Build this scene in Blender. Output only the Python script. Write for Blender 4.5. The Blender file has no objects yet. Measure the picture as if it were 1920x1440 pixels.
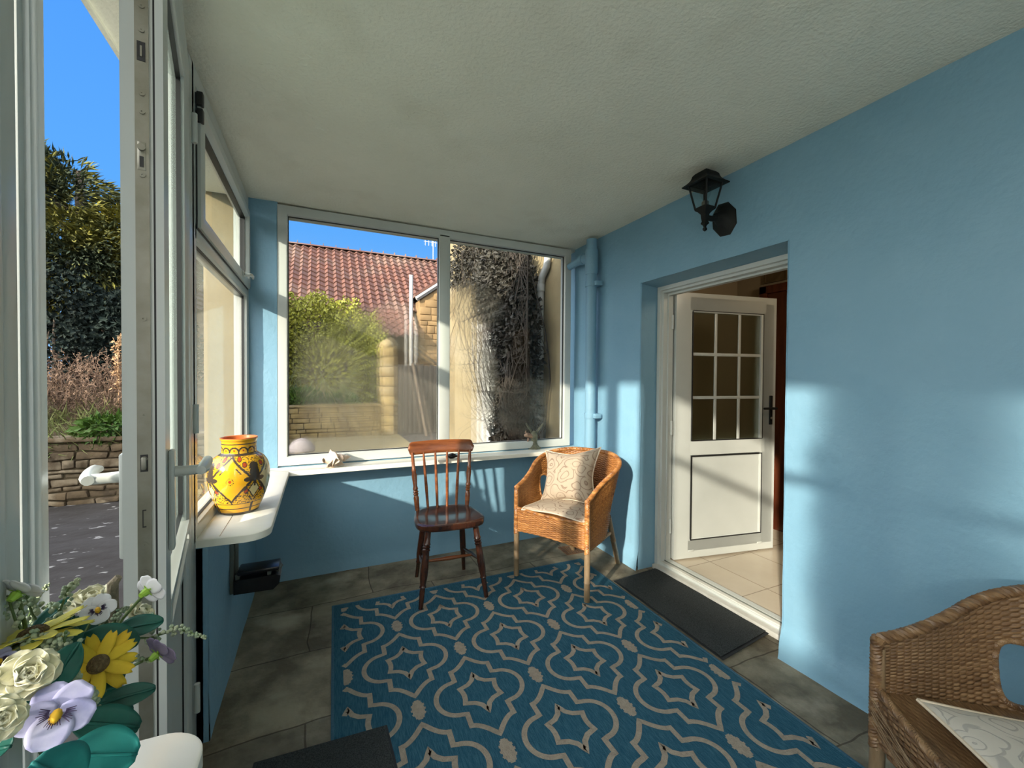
import bpy, bmesh, math, random
from mathutils import Vector, Matrix, noise
from math import sin, cos, pi, radians as rad

sc = bpy.context.scene
COL = sc.collection
random.seed(7)
XL, XR, YB, ZC = -0.41, 2.04, 3.11, 2.475      # inside faces of the porch: glazed left wall, right wall, back wall, ceiling
EYE = Vector((0, 0, 1.35))

# ------------------------------------------------------------------ camera
FPX, YAW, PITCH, ROLL = 785.05, rad(24.64), rad(-0.8667), rad(0.366)
fw = Vector((sin(YAW)*cos(PITCH), cos(YAW)*cos(PITCH), sin(PITCH)))
rt = Vector((cos(YAW), -sin(YAW), 0)); up = rt.cross(fw)
rt, up = cos(ROLL)*rt + sin(ROLL)*up, -sin(ROLL)*rt + cos(ROLL)*up
cd = bpy.data.cameras.new('camera'); cam = bpy.data.objects.new('camera', cd); COL.objects.link(cam)
cd.sensor_fit = 'HORIZONTAL'; cd.sensor_width = 36; cd.lens = FPX/1920*36
cd.clip_start = 0.02; cd.clip_end = 400
cam.matrix_world = Matrix(((rt.x, up.x, -fw.x, EYE.x), (rt.y, up.y, -fw.y, EYE.y), (rt.z, up.z, -fw.z, EYE.z), (0, 0, 0, 1)))
sc.camera = cam

# ------------------------------------------------------------------ daylight
sc.view_settings.view_transform = 'Standard'; sc.view_settings.look = 'None'
sc.view_settings.gamma = 1; sc.view_settings.use_curve_mapping = False
sc.view_settings.exposure = 0.38
SUN_DIR = Vector((1.0, .667, -.43)).normalized()
sd = bpy.data.lights.new('sun', 'SUN'); sun = bpy.data.objects.new('sun', sd); COL.objects.link(sun)
sd.energy = 6.6; sd.color = (1.0, .90, .74); sd.angle = rad(1.3)
sun.rotation_euler = SUN_DIR.to_track_quat('-Z', 'Y').to_euler()
wd = bpy.data.worlds.new('sky'); sc.world = wd; wd.use_nodes = True
nt = wd.node_tree; nt.nodes.clear()
def nd(nt, t, **kw):
    n = nt.nodes.new(t)
    for k, v in kw.items(): setattr(n, k, v)
    return n
tc = nd(nt, 'ShaderNodeTexCoord'); sx = nd(nt, 'ShaderNodeSeparateXYZ'); nt.links.new(tc.outputs['Generated'], sx.inputs[0])
cr = nd(nt, 'ShaderNodeValToRGB'); nt.links.new(sx.outputs['Z'], cr.inputs[0])
cr.color_ramp.elements[0].position = 0.0; cr.color_ramp.elements[0].color = (.235, .47, .785, 1)
cr.color_ramp.elements[1].position = .8; cr.color_ramp.elements[1].color = (.047, .228, .745, 1)
e = cr.color_ramp.elements.new(.3); e.color = (.09, .33, .785, 1)
# the bright, whiter half of the sky around the low sun (behind and to the left of the camera)
dp = nd(nt, 'ShaderNodeVectorMath', operation='DOT_PRODUCT'); nt.links.new(tc.outputs['Generated'], dp.inputs[0])
dp.inputs[1].default_value = Vector((-.80, -.58, .25)).normalized()
gr = nd(nt, 'ShaderNodeMapRange'); nt.links.new(dp.outputs['Value'], gr.inputs[0])
gr.inputs[1].default_value = -.05; gr.inputs[2].default_value = 1.0; gr.inputs[3].default_value = 0; gr.inputs[4].default_value = 1; gr.interpolation_type = 'SMOOTHSTEP'
mx = nd(nt, 'ShaderNodeMixRGB'); mx.blend_type = 'ADD'; nt.links.new(gr.outputs[0], mx.inputs[0])
nt.links.new(cr.outputs[0], mx.inputs[1]); mx.inputs[2].default_value = (5.0, 4.8, 4.2, 1)
bg = nd(nt, 'ShaderNodeBackground'); nt.links.new(mx.outputs[0], bg.inputs[0]); bg.inputs[1].default_value = 1.0
wo = nd(nt, 'ShaderNodeOutputWorld'); nt.links.new(bg.outputs[0], wo.inputs[0])

# ------------------------------------------------------------------ materials
def mat(name, col, rough=.55, col2=None, scale=6, detail=5, bump=0, bscale=40, metal=0, spec=.5, stretch=(1, 1, 1), contrast=(.35, .65), coat=0, bstretch=None, sheen=0, subs=0, col3=None, scale3=1.5, c3=(.55, .7)):
    m = bpy.data.materials.new(name); m.use_nodes = True; t = m.node_tree
    b = t.nodes['Principled BSDF']; b.inputs['Roughness'].default_value = rough; b.inputs['Metallic'].default_value = metal
    b.inputs['Specular IOR Level'].default_value = spec; b.inputs['Coat Weight'].default_value = coat
    b.inputs['Sheen Weight'].default_value = sheen
    b.inputs['Base Color'].default_value = (*col, 1)
    co = nd(t, 'ShaderNodeTexCoord'); mp = nd(t, 'ShaderNodeMapping'); t.links.new(co.outputs['Object'], mp.inputs[0]); mp.inputs['Scale'].default_value = stretch
    last = None
    if col2:
        n = nd(t, 'ShaderNodeTexNoise'); t.links.new(mp.outputs[0], n.inputs['Vector']); n.inputs['Scale'].default_value = scale; n.inputs['Detail'].default_value = detail
        n.inputs['Roughness'].default_value = .6
        r = nd(t, 'ShaderNodeMapRange'); t.links.new(n.outputs['Fac'], r.inputs[0]); r.inputs[1].default_value, r.inputs[2].default_value = contrast
        x = nd(t, 'ShaderNodeMixRGB'); t.links.new(r.outputs[0], x.inputs[0]); x.inputs[1].default_value = (*col, 1); x.inputs[2].default_value = (*col2, 1)
        last = x.outputs[0]
        if col3:
            n = nd(t, 'ShaderNodeTexNoise'); t.links.new(mp.outputs[0], n.inputs['Vector']); n.inputs['Scale'].default_value = scale3; n.inputs['Detail'].default_value = 6
            r = nd(t, 'ShaderNodeMapRange'); t.links.new(n.outputs['Fac'], r.inputs[0]); r.inputs[1].default_value, r.inputs[2].default_value = c3
            x = nd(t, 'ShaderNodeMixRGB'); t.links.new(r.outputs[0], x.inputs[0]); t.links.new(last, x.inputs[1]); x.inputs[2].default_value = (*col3, 1)
            last = x.outputs[0]
        t.links.new(last, b.inputs['Base Color'])
    if bump:
        n = nd(t, 'ShaderNodeTexNoise'); n.inputs['Scale'].default_value = bscale; n.inputs['Detail'].default_value = 4
        if bstretch:
            m2 = nd(t, 'ShaderNodeMapping'); t.links.new(co.outputs['Object'], m2.inputs[0]); m2.inputs['Scale'].default_value = bstretch; t.links.new(m2.outputs[0], n.inputs['Vector'])
        else: t.links.new(co.outputs['Object'], n.inputs['Vector'])
        bu = nd(t, 'ShaderNodeBump'); bu.inputs['Strength'].default_value = bump; bu.inputs['Distance'].default_value = .01
        t.links.new(n.outputs['Fac'], bu.inputs['Height']); t.links.new(bu.outputs[0], b.inputs['Normal'])
    return m

BLUE = mat('blue_masonry_paint', (.182, .355, .480), .5, (.202, .376, .500), 3, 4, .26, 35, col3=(.155, .318, .440), scale3=1.2, c3=(.55, .72))
PVC = mat('white_pvc', (.53, .56, .53), .28, (.49, .52, .49), 3, 3, contrast=(.4, .75))
CEIL = mat('ceiling_plaster', (.84, .83, .71), .9, (.79, .78, .66), 2.2, 6, .45, 70, col3=(.70, .68, .56), scale3=2.4, c3=(.56, .80))
RUBBER = mat('black_gasket', (.012, .013, .013), .5)
STEEL = mat('dull_steel', (.34, .33, .28), .42, (.26, .25, .20), 14, 5, metal=.85)
DARKSTEEL = mat('dark_slot', (.02, .02, .02), .5)
BLACKMETAL = mat('black_painted_metal', (.006, .008, .008), .55, bump=.1, bscale=90, spec=.3)
LAMINATE = mat('cream_laminate', (.86, .84, .74), .32, (.82, .79, .68), 2.5, 4, stretch=(1, 4, 1), contrast=(.35, .75))
WOOD = mat('dark_polished_wood', (.062, .020, .009), .25, (.030, .011, .007), 7, 6, .08, 50, stretch=(6, 6, .8), coat=.35)
WOODRED = mat('reddish_polished_wood', (.24, .075, .022), .24, (.12, .034, .012), 6, 6, .05, 50, stretch=(.8, 5, 5), coat=.4)
BAMBOO = mat('pale_bamboo', (.27, .195, .115), .5, (.17, .115, .06), 9, 5, .1, 60, stretch=(5, 5, .7))
CONCRETE_STEP = mat('worn_threshold', (.60, .60, .55), .4, (.48, .47, .42), 8)
TOEBLACK = mat('black_plastic', (.008, .008, .010), .28)
GREYMETAL = mat('grey_metal', (.13, .145, .125), .5, metal=.3)
MATBLACK = mat('charcoal_mat_pile', (.030, .036, .037), .95, (.085, .094, .094), 260, 3, 1.0, 300, spec=.1)
MATEDGE = mat('rubber_mat_edge', (.016, .019, .021), .7)
RUGBLUE = mat('teal_blue_rug_weave', (.019, .080, .128), .95, (.044, .130, .180), 30, 4, .5, 260, spec=.1, stretch=(9, .8, 1), contrast=(.38, .66))
RUGCREAM = mat('beige_rug_weave', (.36, .305, .24), .95, (.29, .245, .195), 60, 3, .5, 260, spec=.1)
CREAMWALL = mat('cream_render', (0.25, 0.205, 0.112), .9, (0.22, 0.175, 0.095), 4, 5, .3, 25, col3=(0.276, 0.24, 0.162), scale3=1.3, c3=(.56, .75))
HALLWALL = mat('hall_wall_paint', (.36, .29, .19), .8)
REDDOOR = mat('reddish_brown_door', (.16, .045, .018), .35, (.09, .022, .010), 5, 5, stretch=(6, 6, .6))
PICTURE = mat('brown_picture', (.10, .07, .03), .6, (.16, .11, .05), 12)
EARTH = mat('brown_earth', (.050, .033, .016), .95, (.10, .068, .032), 5, 6, .9, 12)
PATH = mat('dark_path_stone', (0.028, 0.023, 0.018), .95, (0.048, 0.043, 0.038), 3, 6, .6, 14, col3=(0.272, 0.264, 0.24), scale3=7, c3=(.645, .68), stretch=(1, 1.6, 1))
LAWN = mat('rough_grass_ground', (.10, .13, .03), .95, (.17, .16, .05), 3, 6, .9, 12)
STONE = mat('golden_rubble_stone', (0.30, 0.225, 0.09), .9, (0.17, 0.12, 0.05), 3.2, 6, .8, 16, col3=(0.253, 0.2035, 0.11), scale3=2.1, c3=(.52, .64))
STONESHADE = mat('shade_toned_rubble_stone', (.15, .105, .055), .9, (.065, .045, .024), 5, 6, .9, 22, col3=(.24, .19, .12), scale3=4.5, c3=(.52, .64))  # darker copy of the rubble stone, with the wall's shade put into its colour
MORTAR = mat('dark_mortar', (.10, .075, .04), .95)
GRAVEL = mat('pale_golden_gravel', (.26, .21, .10), .95, (.16, .13, .06), 30, 4, .6, 60)
STONEHOUSE = mat('warm_house_stone', (0.286, 0.187, 0.0825), .9, (0.198, 0.1265, 0.055), 2.0, 6, .6, 9)
PANTILE = mat('red_clay_pantile', (0.1485, 0.06325, 0.04125), .85, (0.0935, 0.044, 0.033), 1.6, 6, .3, 20, col3=(0.165, 0.1045, 0.077), scale3=.8, c3=(.5, .66))
PANTILEGREY = mat('weathered_pantile', (0.165, 0.121, 0.0935), .85, (0.11, 0.0825, 0.066), 2, 6)
BARK = mat('bark', (.08, .06, .045), .9, (.14, .11, .08), 10)
LEAFLIME = mat('lime_hedge_leaf', (0.28, 0.28, 0.025), .6, (0.20, 0.21, 0.018), 1.1, 5, contrast=(.3, .7))
LEAFGREEN = mat('bright_grass', (0.0715, 0.143, 0.011), .6, (0.044, 0.099, 0.011), 2, 3)
LEAFTREE = mat('yellow_green_conifer', (.22, .20, .022), .8, (.020, .034, .012), 1.3, 5, contrast=(.42, .56))
LEAFDARK = mat('dark_ivy', (.003, .010, .007), .9, (.006, .018, .011), 2, 4)
STALK = mat('dry_brown_stalk', (.20, .13, .085), .9, (.13, .08, .05), 3)
DRYGRASS = mat('dry_pale_grass', (.27, .25, .10), .9, (.15, .20, .05), 3)
WEATHERED = mat('weathered_dark_timber', (.024, .021, .016), .85, (.045, .038, .030), 3, 5, stretch=(6, 6, .6))
VINE = mat('bare_vine_stem', (.036, .028, .020), .9)
WHITEPAINT = mat('white_gloss_paint', (0.418, 0.418, 0.396), .4)
TERRA = mat('orange_glazed_clay', (.55, .14, .035), .3)
V_Y = mat('yellow_glaze', (.78, .43, .020), .13, (.70, .36, .015), 12, coat=.6)
V_D = mat('dark_brown_glaze', (.055, .040, .028), .25, coat=.4)
V_R = mat('red_glaze', (.42, .06, .015), .2, coat=.5)
V_C = mat('cream_glaze', (.66, .55, .28), .16, coat=.5)
SHELL = mat('seashell', (.72, .50, .34), .45, (.78, .68, .55), 40, 4, .3, 60)
FIGURE = mat('mottled_figurine', (.075, .085, .055), .6, (.20, .19, .12), 30, 5, .4, 60)
FIGPINK = mat('pinkish_figurine', (.40, .26, .16), .6, (.22, .14, .10), 30)
GLASSBULB = mat('bulb_metal', (.2, .2, .18), .3, metal=.8)
TAN = mat('tan_woven_band', (.30, .25, .17), .8, (.20, .165, .11), 60, 3, .5, 200)
POTTEAL = mat('teal_ceramic', (.02, .23, .22), .25, coat=.5)

# flowers
ROSE = mat('cream_petal', (.72, .70, .46), .6, (.78, .76, .60), 25, spec=.2)
LILAC = mat('lilac_petal', (.36, .36, .62), .6, (.56, .56, .76), 30, spec=.2)
WHITEPETAL = mat('white_petal', (.78, .79, .82), .6, spec=.2)
YELLOW = mat('yellow_petal', (.70, .52, .04), .6, (.60, .40, .03), 30, spec=.2)
LEMON = mat('lemon_petal', (.80, .72, .14), .6, spec=.2)
DAISYEYE = mat('brown_flower_centre', (.16, .105, .045), .9, (.26, .18, .08), 300, 2, 1, 400)
GOLDEYE = mat('golden_flower_centre', (.72, .42, .02), .7)
VEIN = mat('dark_purple_vein', (.035, .02, .07), .7)
LEAFTEAL = mat('blue_green_leaf', (.012, .115, .085), .45, (.008, .065, .050), 20, spec=.35)
LEAFTURQ = mat('turquoise_leaf', (.018, .22, .20), .45, (.012, .13, .13), 18, spec=.35)
SPRIG = mat('sage_green_bud', (.26, .36, .24), .8, (.44, .48, .32), 60)
STEMG = mat('green_stem', (.10, .16, .05), .7)
CALYX = mat('bright_calyx', (.28, .48, .05), .6)
PURPLE = mat('dusky_purple_petal', (.16, .13, .24), .7, (.26, .22, .32), 40)

def wall_bands():                                        # flagstone floor: grey stone slabs with dark irregular joints
    m = mat('flagstones', (.115, .098, .066), .75, (.285, .255, .185), 3.6, 9, .8, 22, contrast=(.40, .62), col3=(.44, .40, .31), scale3=2.6, c3=(.58, .74))
    t = m.node_tree; b = t.nodes['Principled BSDF']
    co = nd(t, 'ShaderNodeTexCoord'); n = nd(t, 'ShaderNodeTexNoise'); n.inputs['Scale'].default_value = 2.0; n.inputs['Detail'].default_value = 3
    t.links.new(co.outputs['Object'], n.inputs['Vector'])
    ad = nd(t, 'ShaderNodeMixRGB'); ad.blend_type = 'ADD'; ad.inputs[0].default_value = .10; t.links.new(co.outputs['Object'], ad.inputs[1]); t.links.new(n.outputs['Color'], ad.inputs[2])
    br = nd(t, 'ShaderNodeTexBrick'); t.links.new(ad.outputs[0], br.inputs['Vector'])
    br.inputs['Scale'].default_value = 1.0; br.inputs['Brick Width'].default_value = .72; br.inputs['Row Height'].default_value = .46
    br.inputs['Mortar Size'].default_value = .004; br.inputs['Mortar Smooth'].default_value = .3
    br.inputs['Color1'].default_value = (.72, .72, .72, 1); br.inputs['Color2'].default_value = (1.12, 1.1, 1.05, 1); br.inputs['Mortar'].default_value = (.34, .31, .27, 1)
    src = b.inputs['Base Color'].links[0].from_socket
    mu = nd(t, 'ShaderNodeMixRGB'); mu.blend_type = 'MULTIPLY'; mu.inputs[0].default_value = 1
    t.links.new(src, mu.inputs[1]); t.links.new(br.outputs['Color'], mu.inputs[2]); t.links.new(mu.outputs[0], b.inputs['Base Color'])
    return m
FLAG = wall_bands()

def tile_mat():
    m = mat('beige_ceramic_tile', (.56, .49, .38), .25, (.50, .43, .33), 2.5, 5)
    t = m.node_tree; b = t.nodes['Principled BSDF']; co = nd(t, 'ShaderNodeTexCoord')
    br = nd(t, 'ShaderNodeTexBrick'); t.links.new(co.outputs['Object'], br.inputs['Vector']); br.offset = 0
    br.inputs['Scale'].default_value = 1; br.inputs['Brick Width'].default_value = .42; br.inputs['Row Height'].default_value = .42; br.inputs['Mortar Size'].default_value = .003
    br.inputs['Color1'].default_value = (1, 1, 1, 1); br.inputs['Color2'].default_value = (.95, .95, .95, 1); br.inputs['Mortar'].default_value = (.45, .42, .38, 1)
    src = b.inputs['Base Color'].links[0].from_socket
    mu = nd(t, 'ShaderNodeMixRGB'); mu.blend_type = 'MULTIPLY'; mu.inputs[0].default_value = 1
    t.links.new(src, mu.inputs[1]); t.links.new(br.outputs['Color'], mu.inputs[2]); t.links.new(mu.outputs[0], b.inputs['Base Color'])
    return m
TILE = tile_mat()

def wicker_mat(name, ca, cb, cc):
    """woven cane: strands vary in tone along the weave (uv from the mesh)"""
    m = bpy.data.materials.new(name); m.use_nodes = True; t = m.node_tree; b = t.nodes['Principled BSDF']
    b.inputs['Roughness'].default_value = .42
    uv = nd(t, 'ShaderNodeUVMap'); mp = nd(t, 'ShaderNodeMapping'); t.links.new(uv.outputs[0], mp.inputs[0]); mp.inputs['Scale'].default_value = (9, 150, 1)
    n = nd(t, 'ShaderNodeTexNoise'); t.links.new(mp.outputs[0], n.inputs['Vector']); n.inputs['Scale'].default_value = 1; n.inputs['Detail'].default_value = 3
    r = nd(t, 'ShaderNodeValToRGB'); t.links.new(n.outputs['Fac'], r.inputs[0])
    r.color_ramp.elements[0].position = .30; r.color_ramp.elements[0].color = (*cc, 1)
    r.color_ramp.elements[1].position = .70; r.color_ramp.elements[1].color = (*cb, 1)
    e = r.color_ramp.elements.new(.5); e.color = (*ca, 1)
    t.links.new(r.outputs[0], b.inputs['Base Color'])
    return m
CANE = wicker_mat('woven_cane', (.33, .135, .035), (.50, .25, .080), (.15, .055, .015))
CANEDARK = wicker_mat('dark_woven_cane', (.155, .088, .040), (.26, .165, .082), (.070, .037, .017))  # darker, duller cane tones for the near armchair

def cloth_mat(name, base, line, scale=8.0):
    """cream cloth with scrolling lines stitched over it"""
    m = bpy.data.materials.new(name); m.use_nodes = True; t = m.node_tree; b = t.nodes['Principled BSDF']
    b.inputs['Roughness'].default_value = .95; b.inputs['Specular IOR Level'].default_value = .15
    co = nd(t, 'ShaderNodeUVMap'); n = nd(t, 'ShaderNodeTexNoise'); n.inputs['Scale'].default_value = 4; n.inputs['Detail'].default_value = 1
    t.links.new(co.outputs[0], n.inputs['Vector'])
    ad = nd(t, 'ShaderNodeMixRGB'); ad.blend_type = 'ADD'; ad.inputs[0].default_value = .16; t.links.new(co.outputs[0], ad.inputs[1]); t.links.new(n.outputs['Color'], ad.inputs[2])
    v = nd(t, 'ShaderNodeTexVoronoi'); v.inputs['Scale'].default_value = scale*.42; t.links.new(ad.outputs[0], v.inputs['Vector'])
    mu = nd(t, 'ShaderNodeMath', operation='MULTIPLY'); mu.inputs[1].default_value = 26; t.links.new(v.outputs['Distance'], mu.inputs[0])
    si = nd(t, 'ShaderNodeMath', operation='SINE'); t.links.new(mu.outputs[0], si.inputs[0])
    r = nd(t, 'ShaderNodeMapRange'); t.links.new(si.outputs[0], r.inputs[0]); r.inputs[1].default_value = .72; r.inputs[2].default_value = .95
    x = nd(t, 'ShaderNodeMixRGB'); t.links.new(r.outputs[0], x.inputs[0]); x.inputs[1].default_value = (*base, 1); x.inputs[2].default_value = (*line, 1)
    t.links.new(x.outputs[0], b.inputs['Base Color'])
    bu = nd(t, 'ShaderNodeBump'); bu.inputs['Strength'].default_value = .25; bu.inputs['Distance'].default_value = .004
    t.links.new(r.outputs[0], bu.inputs['Height']); t.links.new(bu.outputs[0], b.inputs['Normal'])
    return m
CUSHION = cloth_mat('cream_scroll_cloth', (.44, .36, .27), (.26, .19, .14), 10)
CUSHPALE = cloth_mat('pale_scroll_cloth', (.50, .48, .42), (.36, .35, .32), 13)
PIPING = mat('cream_piping', (.60, .52, .40), .9)

def front_fresnel(t, ior, k=1.0):
    """mirror share at the face the light enters; the far face of the pane adds nothing"""
    fr = nd(t, 'ShaderNodeFresnel'); fr.inputs['IOR'].default_value = ior
    ge = nd(t, 'ShaderNodeNewGeometry'); iv = nd(t, 'ShaderNodeMath', operation='MULTIPLY_ADD'); t.links.new(ge.outputs['Backfacing'], iv.inputs[0]); iv.inputs[1].default_value = -k; iv.inputs[2].default_value = k
    mu = nd(t, 'ShaderNodeMath', operation='MULTIPLY'); mu.use_clamp = True; t.links.new(fr.outputs[0], mu.inputs[0]); t.links.new(iv.outputs[0], mu.inputs[1])
    return mu.outputs[0]
def glass_mat(name, tint=(.95, .97, .96), spec=1.0, ior=1.5):
    m = bpy.data.materials.new(name); m.use_nodes = True; t = m.node_tree; t.nodes.clear()
    o = nd(t, 'ShaderNodeOutputMaterial'); mixn = nd(t, 'ShaderNodeMixShader'); tr = nd(t, 'ShaderNodeBsdfTransparent'); gl = nd(t, 'ShaderNodeBsdfGlossy')
    tr.inputs[0].default_value = (*tint, 1); gl.inputs['Roughness'].default_value = .02
    t.links.new(front_fresnel(t, ior, spec), mixn.inputs[0]); t.links.new(tr.outputs[0], mixn.inputs[1]); t.links.new(gl.outputs[0], mixn.inputs[2]); t.links.new(mixn.outputs[0], o.inputs[0])
    return m
GLASS = glass_mat('window_glass', ior=1.35)
GLASSGREEN = glass_mat('greenish_glass', (.80, .90, .85))
LAMPGLASS = glass_mat('lamp_glass', (.93, .95, .93), .6)

def fog_glass(name, masks, milky, maxfog=.8, rough=.32):
    """window glass carrying condensation; masks: (x, z, rx, rz, strength) blobs in metres on the pane, streaked downward"""
    m = bpy.data.materials.new(name); m.use_nodes = True; t = m.node_tree; t.nodes.clear(); L = t.links.new
    o = nd(t, 'ShaderNodeOutputMaterial'); co = nd(t, 'ShaderNodeTexCoord'); sp = nd(t, 'ShaderNodeSeparateXYZ'); L(co.outputs['Object'], sp.inputs[0])
    tot = None
    n = nd(t, 'ShaderNodeTexNoise'); n.inputs['Scale'].default_value = 3.0; n.inputs['Detail'].default_value = 4; L(co.outputs['Object'], n.inputs['Vector'])
    nz = nd(t, 'ShaderNodeMath', operation='MULTIPLY_ADD'); L(n.outputs['Fac'], nz.inputs[0]); nz.inputs[1].default_value = .9; nz.inputs[2].default_value = -.45
    for (x, z, rx, rz, s) in masks:
        a = nd(t, 'ShaderNodeMath', operation='MULTIPLY_ADD'); L(sp.outputs['X'], a.inputs[0]); a.inputs[1].default_value = 1/rx; a.inputs[2].default_value = -x/rx
        b = nd(t, 'ShaderNodeMath', operation='MULTIPLY_ADD'); L(sp.outputs['Z'], b.inputs[0]); b.inputs[1].default_value = 1/rz; b.inputs[2].default_value = -z/rz
        a2 = nd(t, 'ShaderNodeMath', operation='MULTIPLY'); L(a.outputs[0], a2.inputs[0]); L(a.outputs[0], a2.inputs[1])
        b2 = nd(t, 'ShaderNodeMath', operation='MULTIPLY_ADD'); L(b.outputs[0], b2.inputs[0]); L(b.outputs[0], b2.inputs[1]); L(a2.outputs[0], b2.inputs[2])
        ad = nd(t, 'ShaderNodeMath', operation='ADD'); L(b2.outputs[0], ad.inputs[0]); L(nz.outputs[0], ad.inputs[1])
        r = nd(t, 'ShaderNodeMapRange'); r.interpolation_type = 'SMOOTHSTEP'; L(ad.outputs[0], r.inputs[0]); r.inputs[1].default_value = 1.25; r.inputs[2].default_value = .45; r.inputs[3].default_value = 0; r.inputs[4].default_value = s
        if tot is None: tot = r.outputs[0]
        else:
            mxx = nd(t, 'ShaderNodeMath', operation='MAXIMUM'); L(tot, mxx.inputs[0]); L(r.outputs[0], mxx.inputs[1]); tot = mxx.outputs[0]
    st = nd(t, 'ShaderNodeMapping'); L(co.outputs['Object'], st.inputs[0]); st.inputs['Scale'].default_value = (55, 1, 1.6)
    n2 = nd(t, 'ShaderNodeTexNoise'); n2.inputs['Scale'].default_value = 1; n2.inputs['Detail'].default_value = 3; L(st.outputs[0], n2.inputs['Vector'])
    r2 = nd(t, 'ShaderNodeMapRange'); L(n2.outputs['Fac'], r2.inputs[0]); r2.inputs[1].default_value = .34; r2.inputs[2].default_value = .52; r2.inputs[3].default_value = .72; r2.inputs[4].default_value = 1
    fm = nd(t, 'ShaderNodeMath', operation='MULTIPLY'); L(tot, fm.inputs[0]); L(r2.outputs[0], fm.inputs[1])
    fm2 = nd(t, 'ShaderNodeMath', operation='MULTIPLY'); L(fm.outputs[0], fm2.inputs[0]); fm2.inputs[1].default_value = maxfog
    tr = nd(t, 'ShaderNodeBsdfTransparent'); gl = nd(t, 'ShaderNodeBsdfGlossy'); gl.inputs['Roughness'].default_value = .02
    clear = nd(t, 'ShaderNodeMixShader'); L(front_fresnel(t, 1.4), clear.inputs[0]); L(tr.outputs[0], clear.inputs[1]); L(gl.outputs[0], clear.inputs[2])
    rf = nd(t, 'ShaderNodeBsdfRefraction'); rf.inputs['IOR'].default_value = 1.08; rf.inputs['Roughness'].default_value = rough; rf.inputs['Color'].default_value = (.97, .97, .95, 1)
    df = nd(t, 'ShaderNodeBsdfDiffuse'); df.inputs['Color'].default_value = (.75, .73, .62, 1)
    fg = nd(t, 'ShaderNodeMixShader'); fg.inputs[0].default_value = milky; L(rf.outputs[0], fg.inputs[1]); L(df.outputs[0], fg.inputs[2])
    allm = nd(t, 'ShaderNodeMixShader'); L(fm2.outputs[0], allm.inputs[0]); L(clear.outputs[0], allm.inputs[1]); L(fg.outputs[0], allm.inputs[2])
    L(allm.outputs[0], o.inputs[0])
    return m
def mist_glass(name, axis, spans, base, tone=(.90, .90, .86, 1)):
    """glass misted all over, clearer between the given positions along the pane: the mist glows in the sun"""
    m = bpy.data.materials.new(name); m.use_nodes = True; t = m.node_tree; t.nodes.clear(); L = t.links.new
    o = nd(t, 'ShaderNodeOutputMaterial'); co = nd(t, 'ShaderNodeTexCoord'); sp = nd(t, 'ShaderNodeSeparateXYZ'); L(co.outputs['Object'], sp.inputs[0])
    n = nd(t, 'ShaderNodeTexNoise'); n.inputs['Scale'].default_value = 2.2; n.inputs['Detail'].default_value = 2; L(co.outputs['Object'], n.inputs['Vector'])
    ya = nd(t, 'ShaderNodeMath', operation='MULTIPLY_ADD'); L(n.outputs['Fac'], ya.inputs[0]); ya.inputs[1].default_value = .36; L(sp.outputs[axis], ya.inputs[2])
    yb = nd(t, 'ShaderNodeMath', operation='SUBTRACT'); L(ya.outputs[0], yb.inputs[0]); yb.inputs[1].default_value = .18
    cr_ = nd(t, 'ShaderNodeValToRGB'); mr = nd(t, 'ShaderNodeMapRange'); L(yb.outputs[0], mr.inputs[0]); lo, hi = spans[0][0], spans[-1][0]
    mr.inputs[1].default_value = lo; mr.inputs[2].default_value = hi; L(mr.outputs[0], cr_.inputs[0])
    els = cr_.color_ramp.elements
    els[0].position = 0; els[-1].position = 1
    els[0].color = (spans[0][1],)*3+(1,); els[-1].color = (spans[-1][1],)*3+(1,)
    for y, v in spans[1:-1]: els.new((y-lo)/(hi-lo)).color = (v, v, v, 1)
    tr = nd(t, 'ShaderNodeBsdfTransparent'); tl = nd(t, 'ShaderNodeBsdfTranslucent'); tl.inputs[0].default_value = tone
    gl = nd(t, 'ShaderNodeBsdfGlossy'); gl.inputs['Roughness'].default_value = .05
    a = nd(t, 'ShaderNodeMixShader'); L(cr_.outputs[0], a.inputs[0]); L(tr.outputs[0], a.inputs[1]); L(tl.outputs[0], a.inputs[2])
    b = nd(t, 'ShaderNodeMixShader'); L(front_fresnel(t, 1.2), b.inputs[0]); L(a.outputs[0], b.inputs[1]); L(gl.outputs[0], b.inputs[2]); L(b.outputs[0], o.inputs[0])
    return m
SUNMASKNEAR = mist_glass('sun_masking_side_glass', 'Y', [(-2.4, .20), (-1.20, .25), (-1.0, .78), (-.70, .85), (-.58, .72), (-.45, .08), (-.25, .14), (.1, .28), (.8, .12)], 0)  # unseen pane; mist bands placed to shape the sun on the right wall
FILLEND = mist_glass('fill_end_glass', 'X', [(-.5, .85), (.8, .9), (2.1, .85)], 0, (.58, .58, .56, 1))  # glass of the added end window, spreading fill light
MISTLEAF = mist_glass('misted_door_glass', 'Z', [(0, .28), (1.2, .20), (2.4, .14)], 0, (.70, .86, .78, 1))
MISTINNER = mist_glass('obscure_door_glass', 'Z', [(0, .45), (1.2, .42), (2.4, .40)], 0, (.62, .68, .52, 1))
MISTSIDE = mist_glass('lightly_misted_side_glass', 'Y', [(1.8, .05), (2.3, .08), (3.1, .04)], 0, (.40, .40, .30, 1))
FOGLEFT = fog_glass('misted_glass', [(.36, 1.35, .50, .50, .75), (.25, .84, .80, .10, 1.0), (.66, 1.05, .26, .45, 1.0)], .08, .85, .12)
FOGRIGHT = fog_glass('streaked_misted_glass', [(1.08, 1.30, .24, .55, .8), (1.12, 1.92, .24, .20, .9), (1.62, 1.10, .32, .26, .7)], .07, .75, .14)

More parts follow.
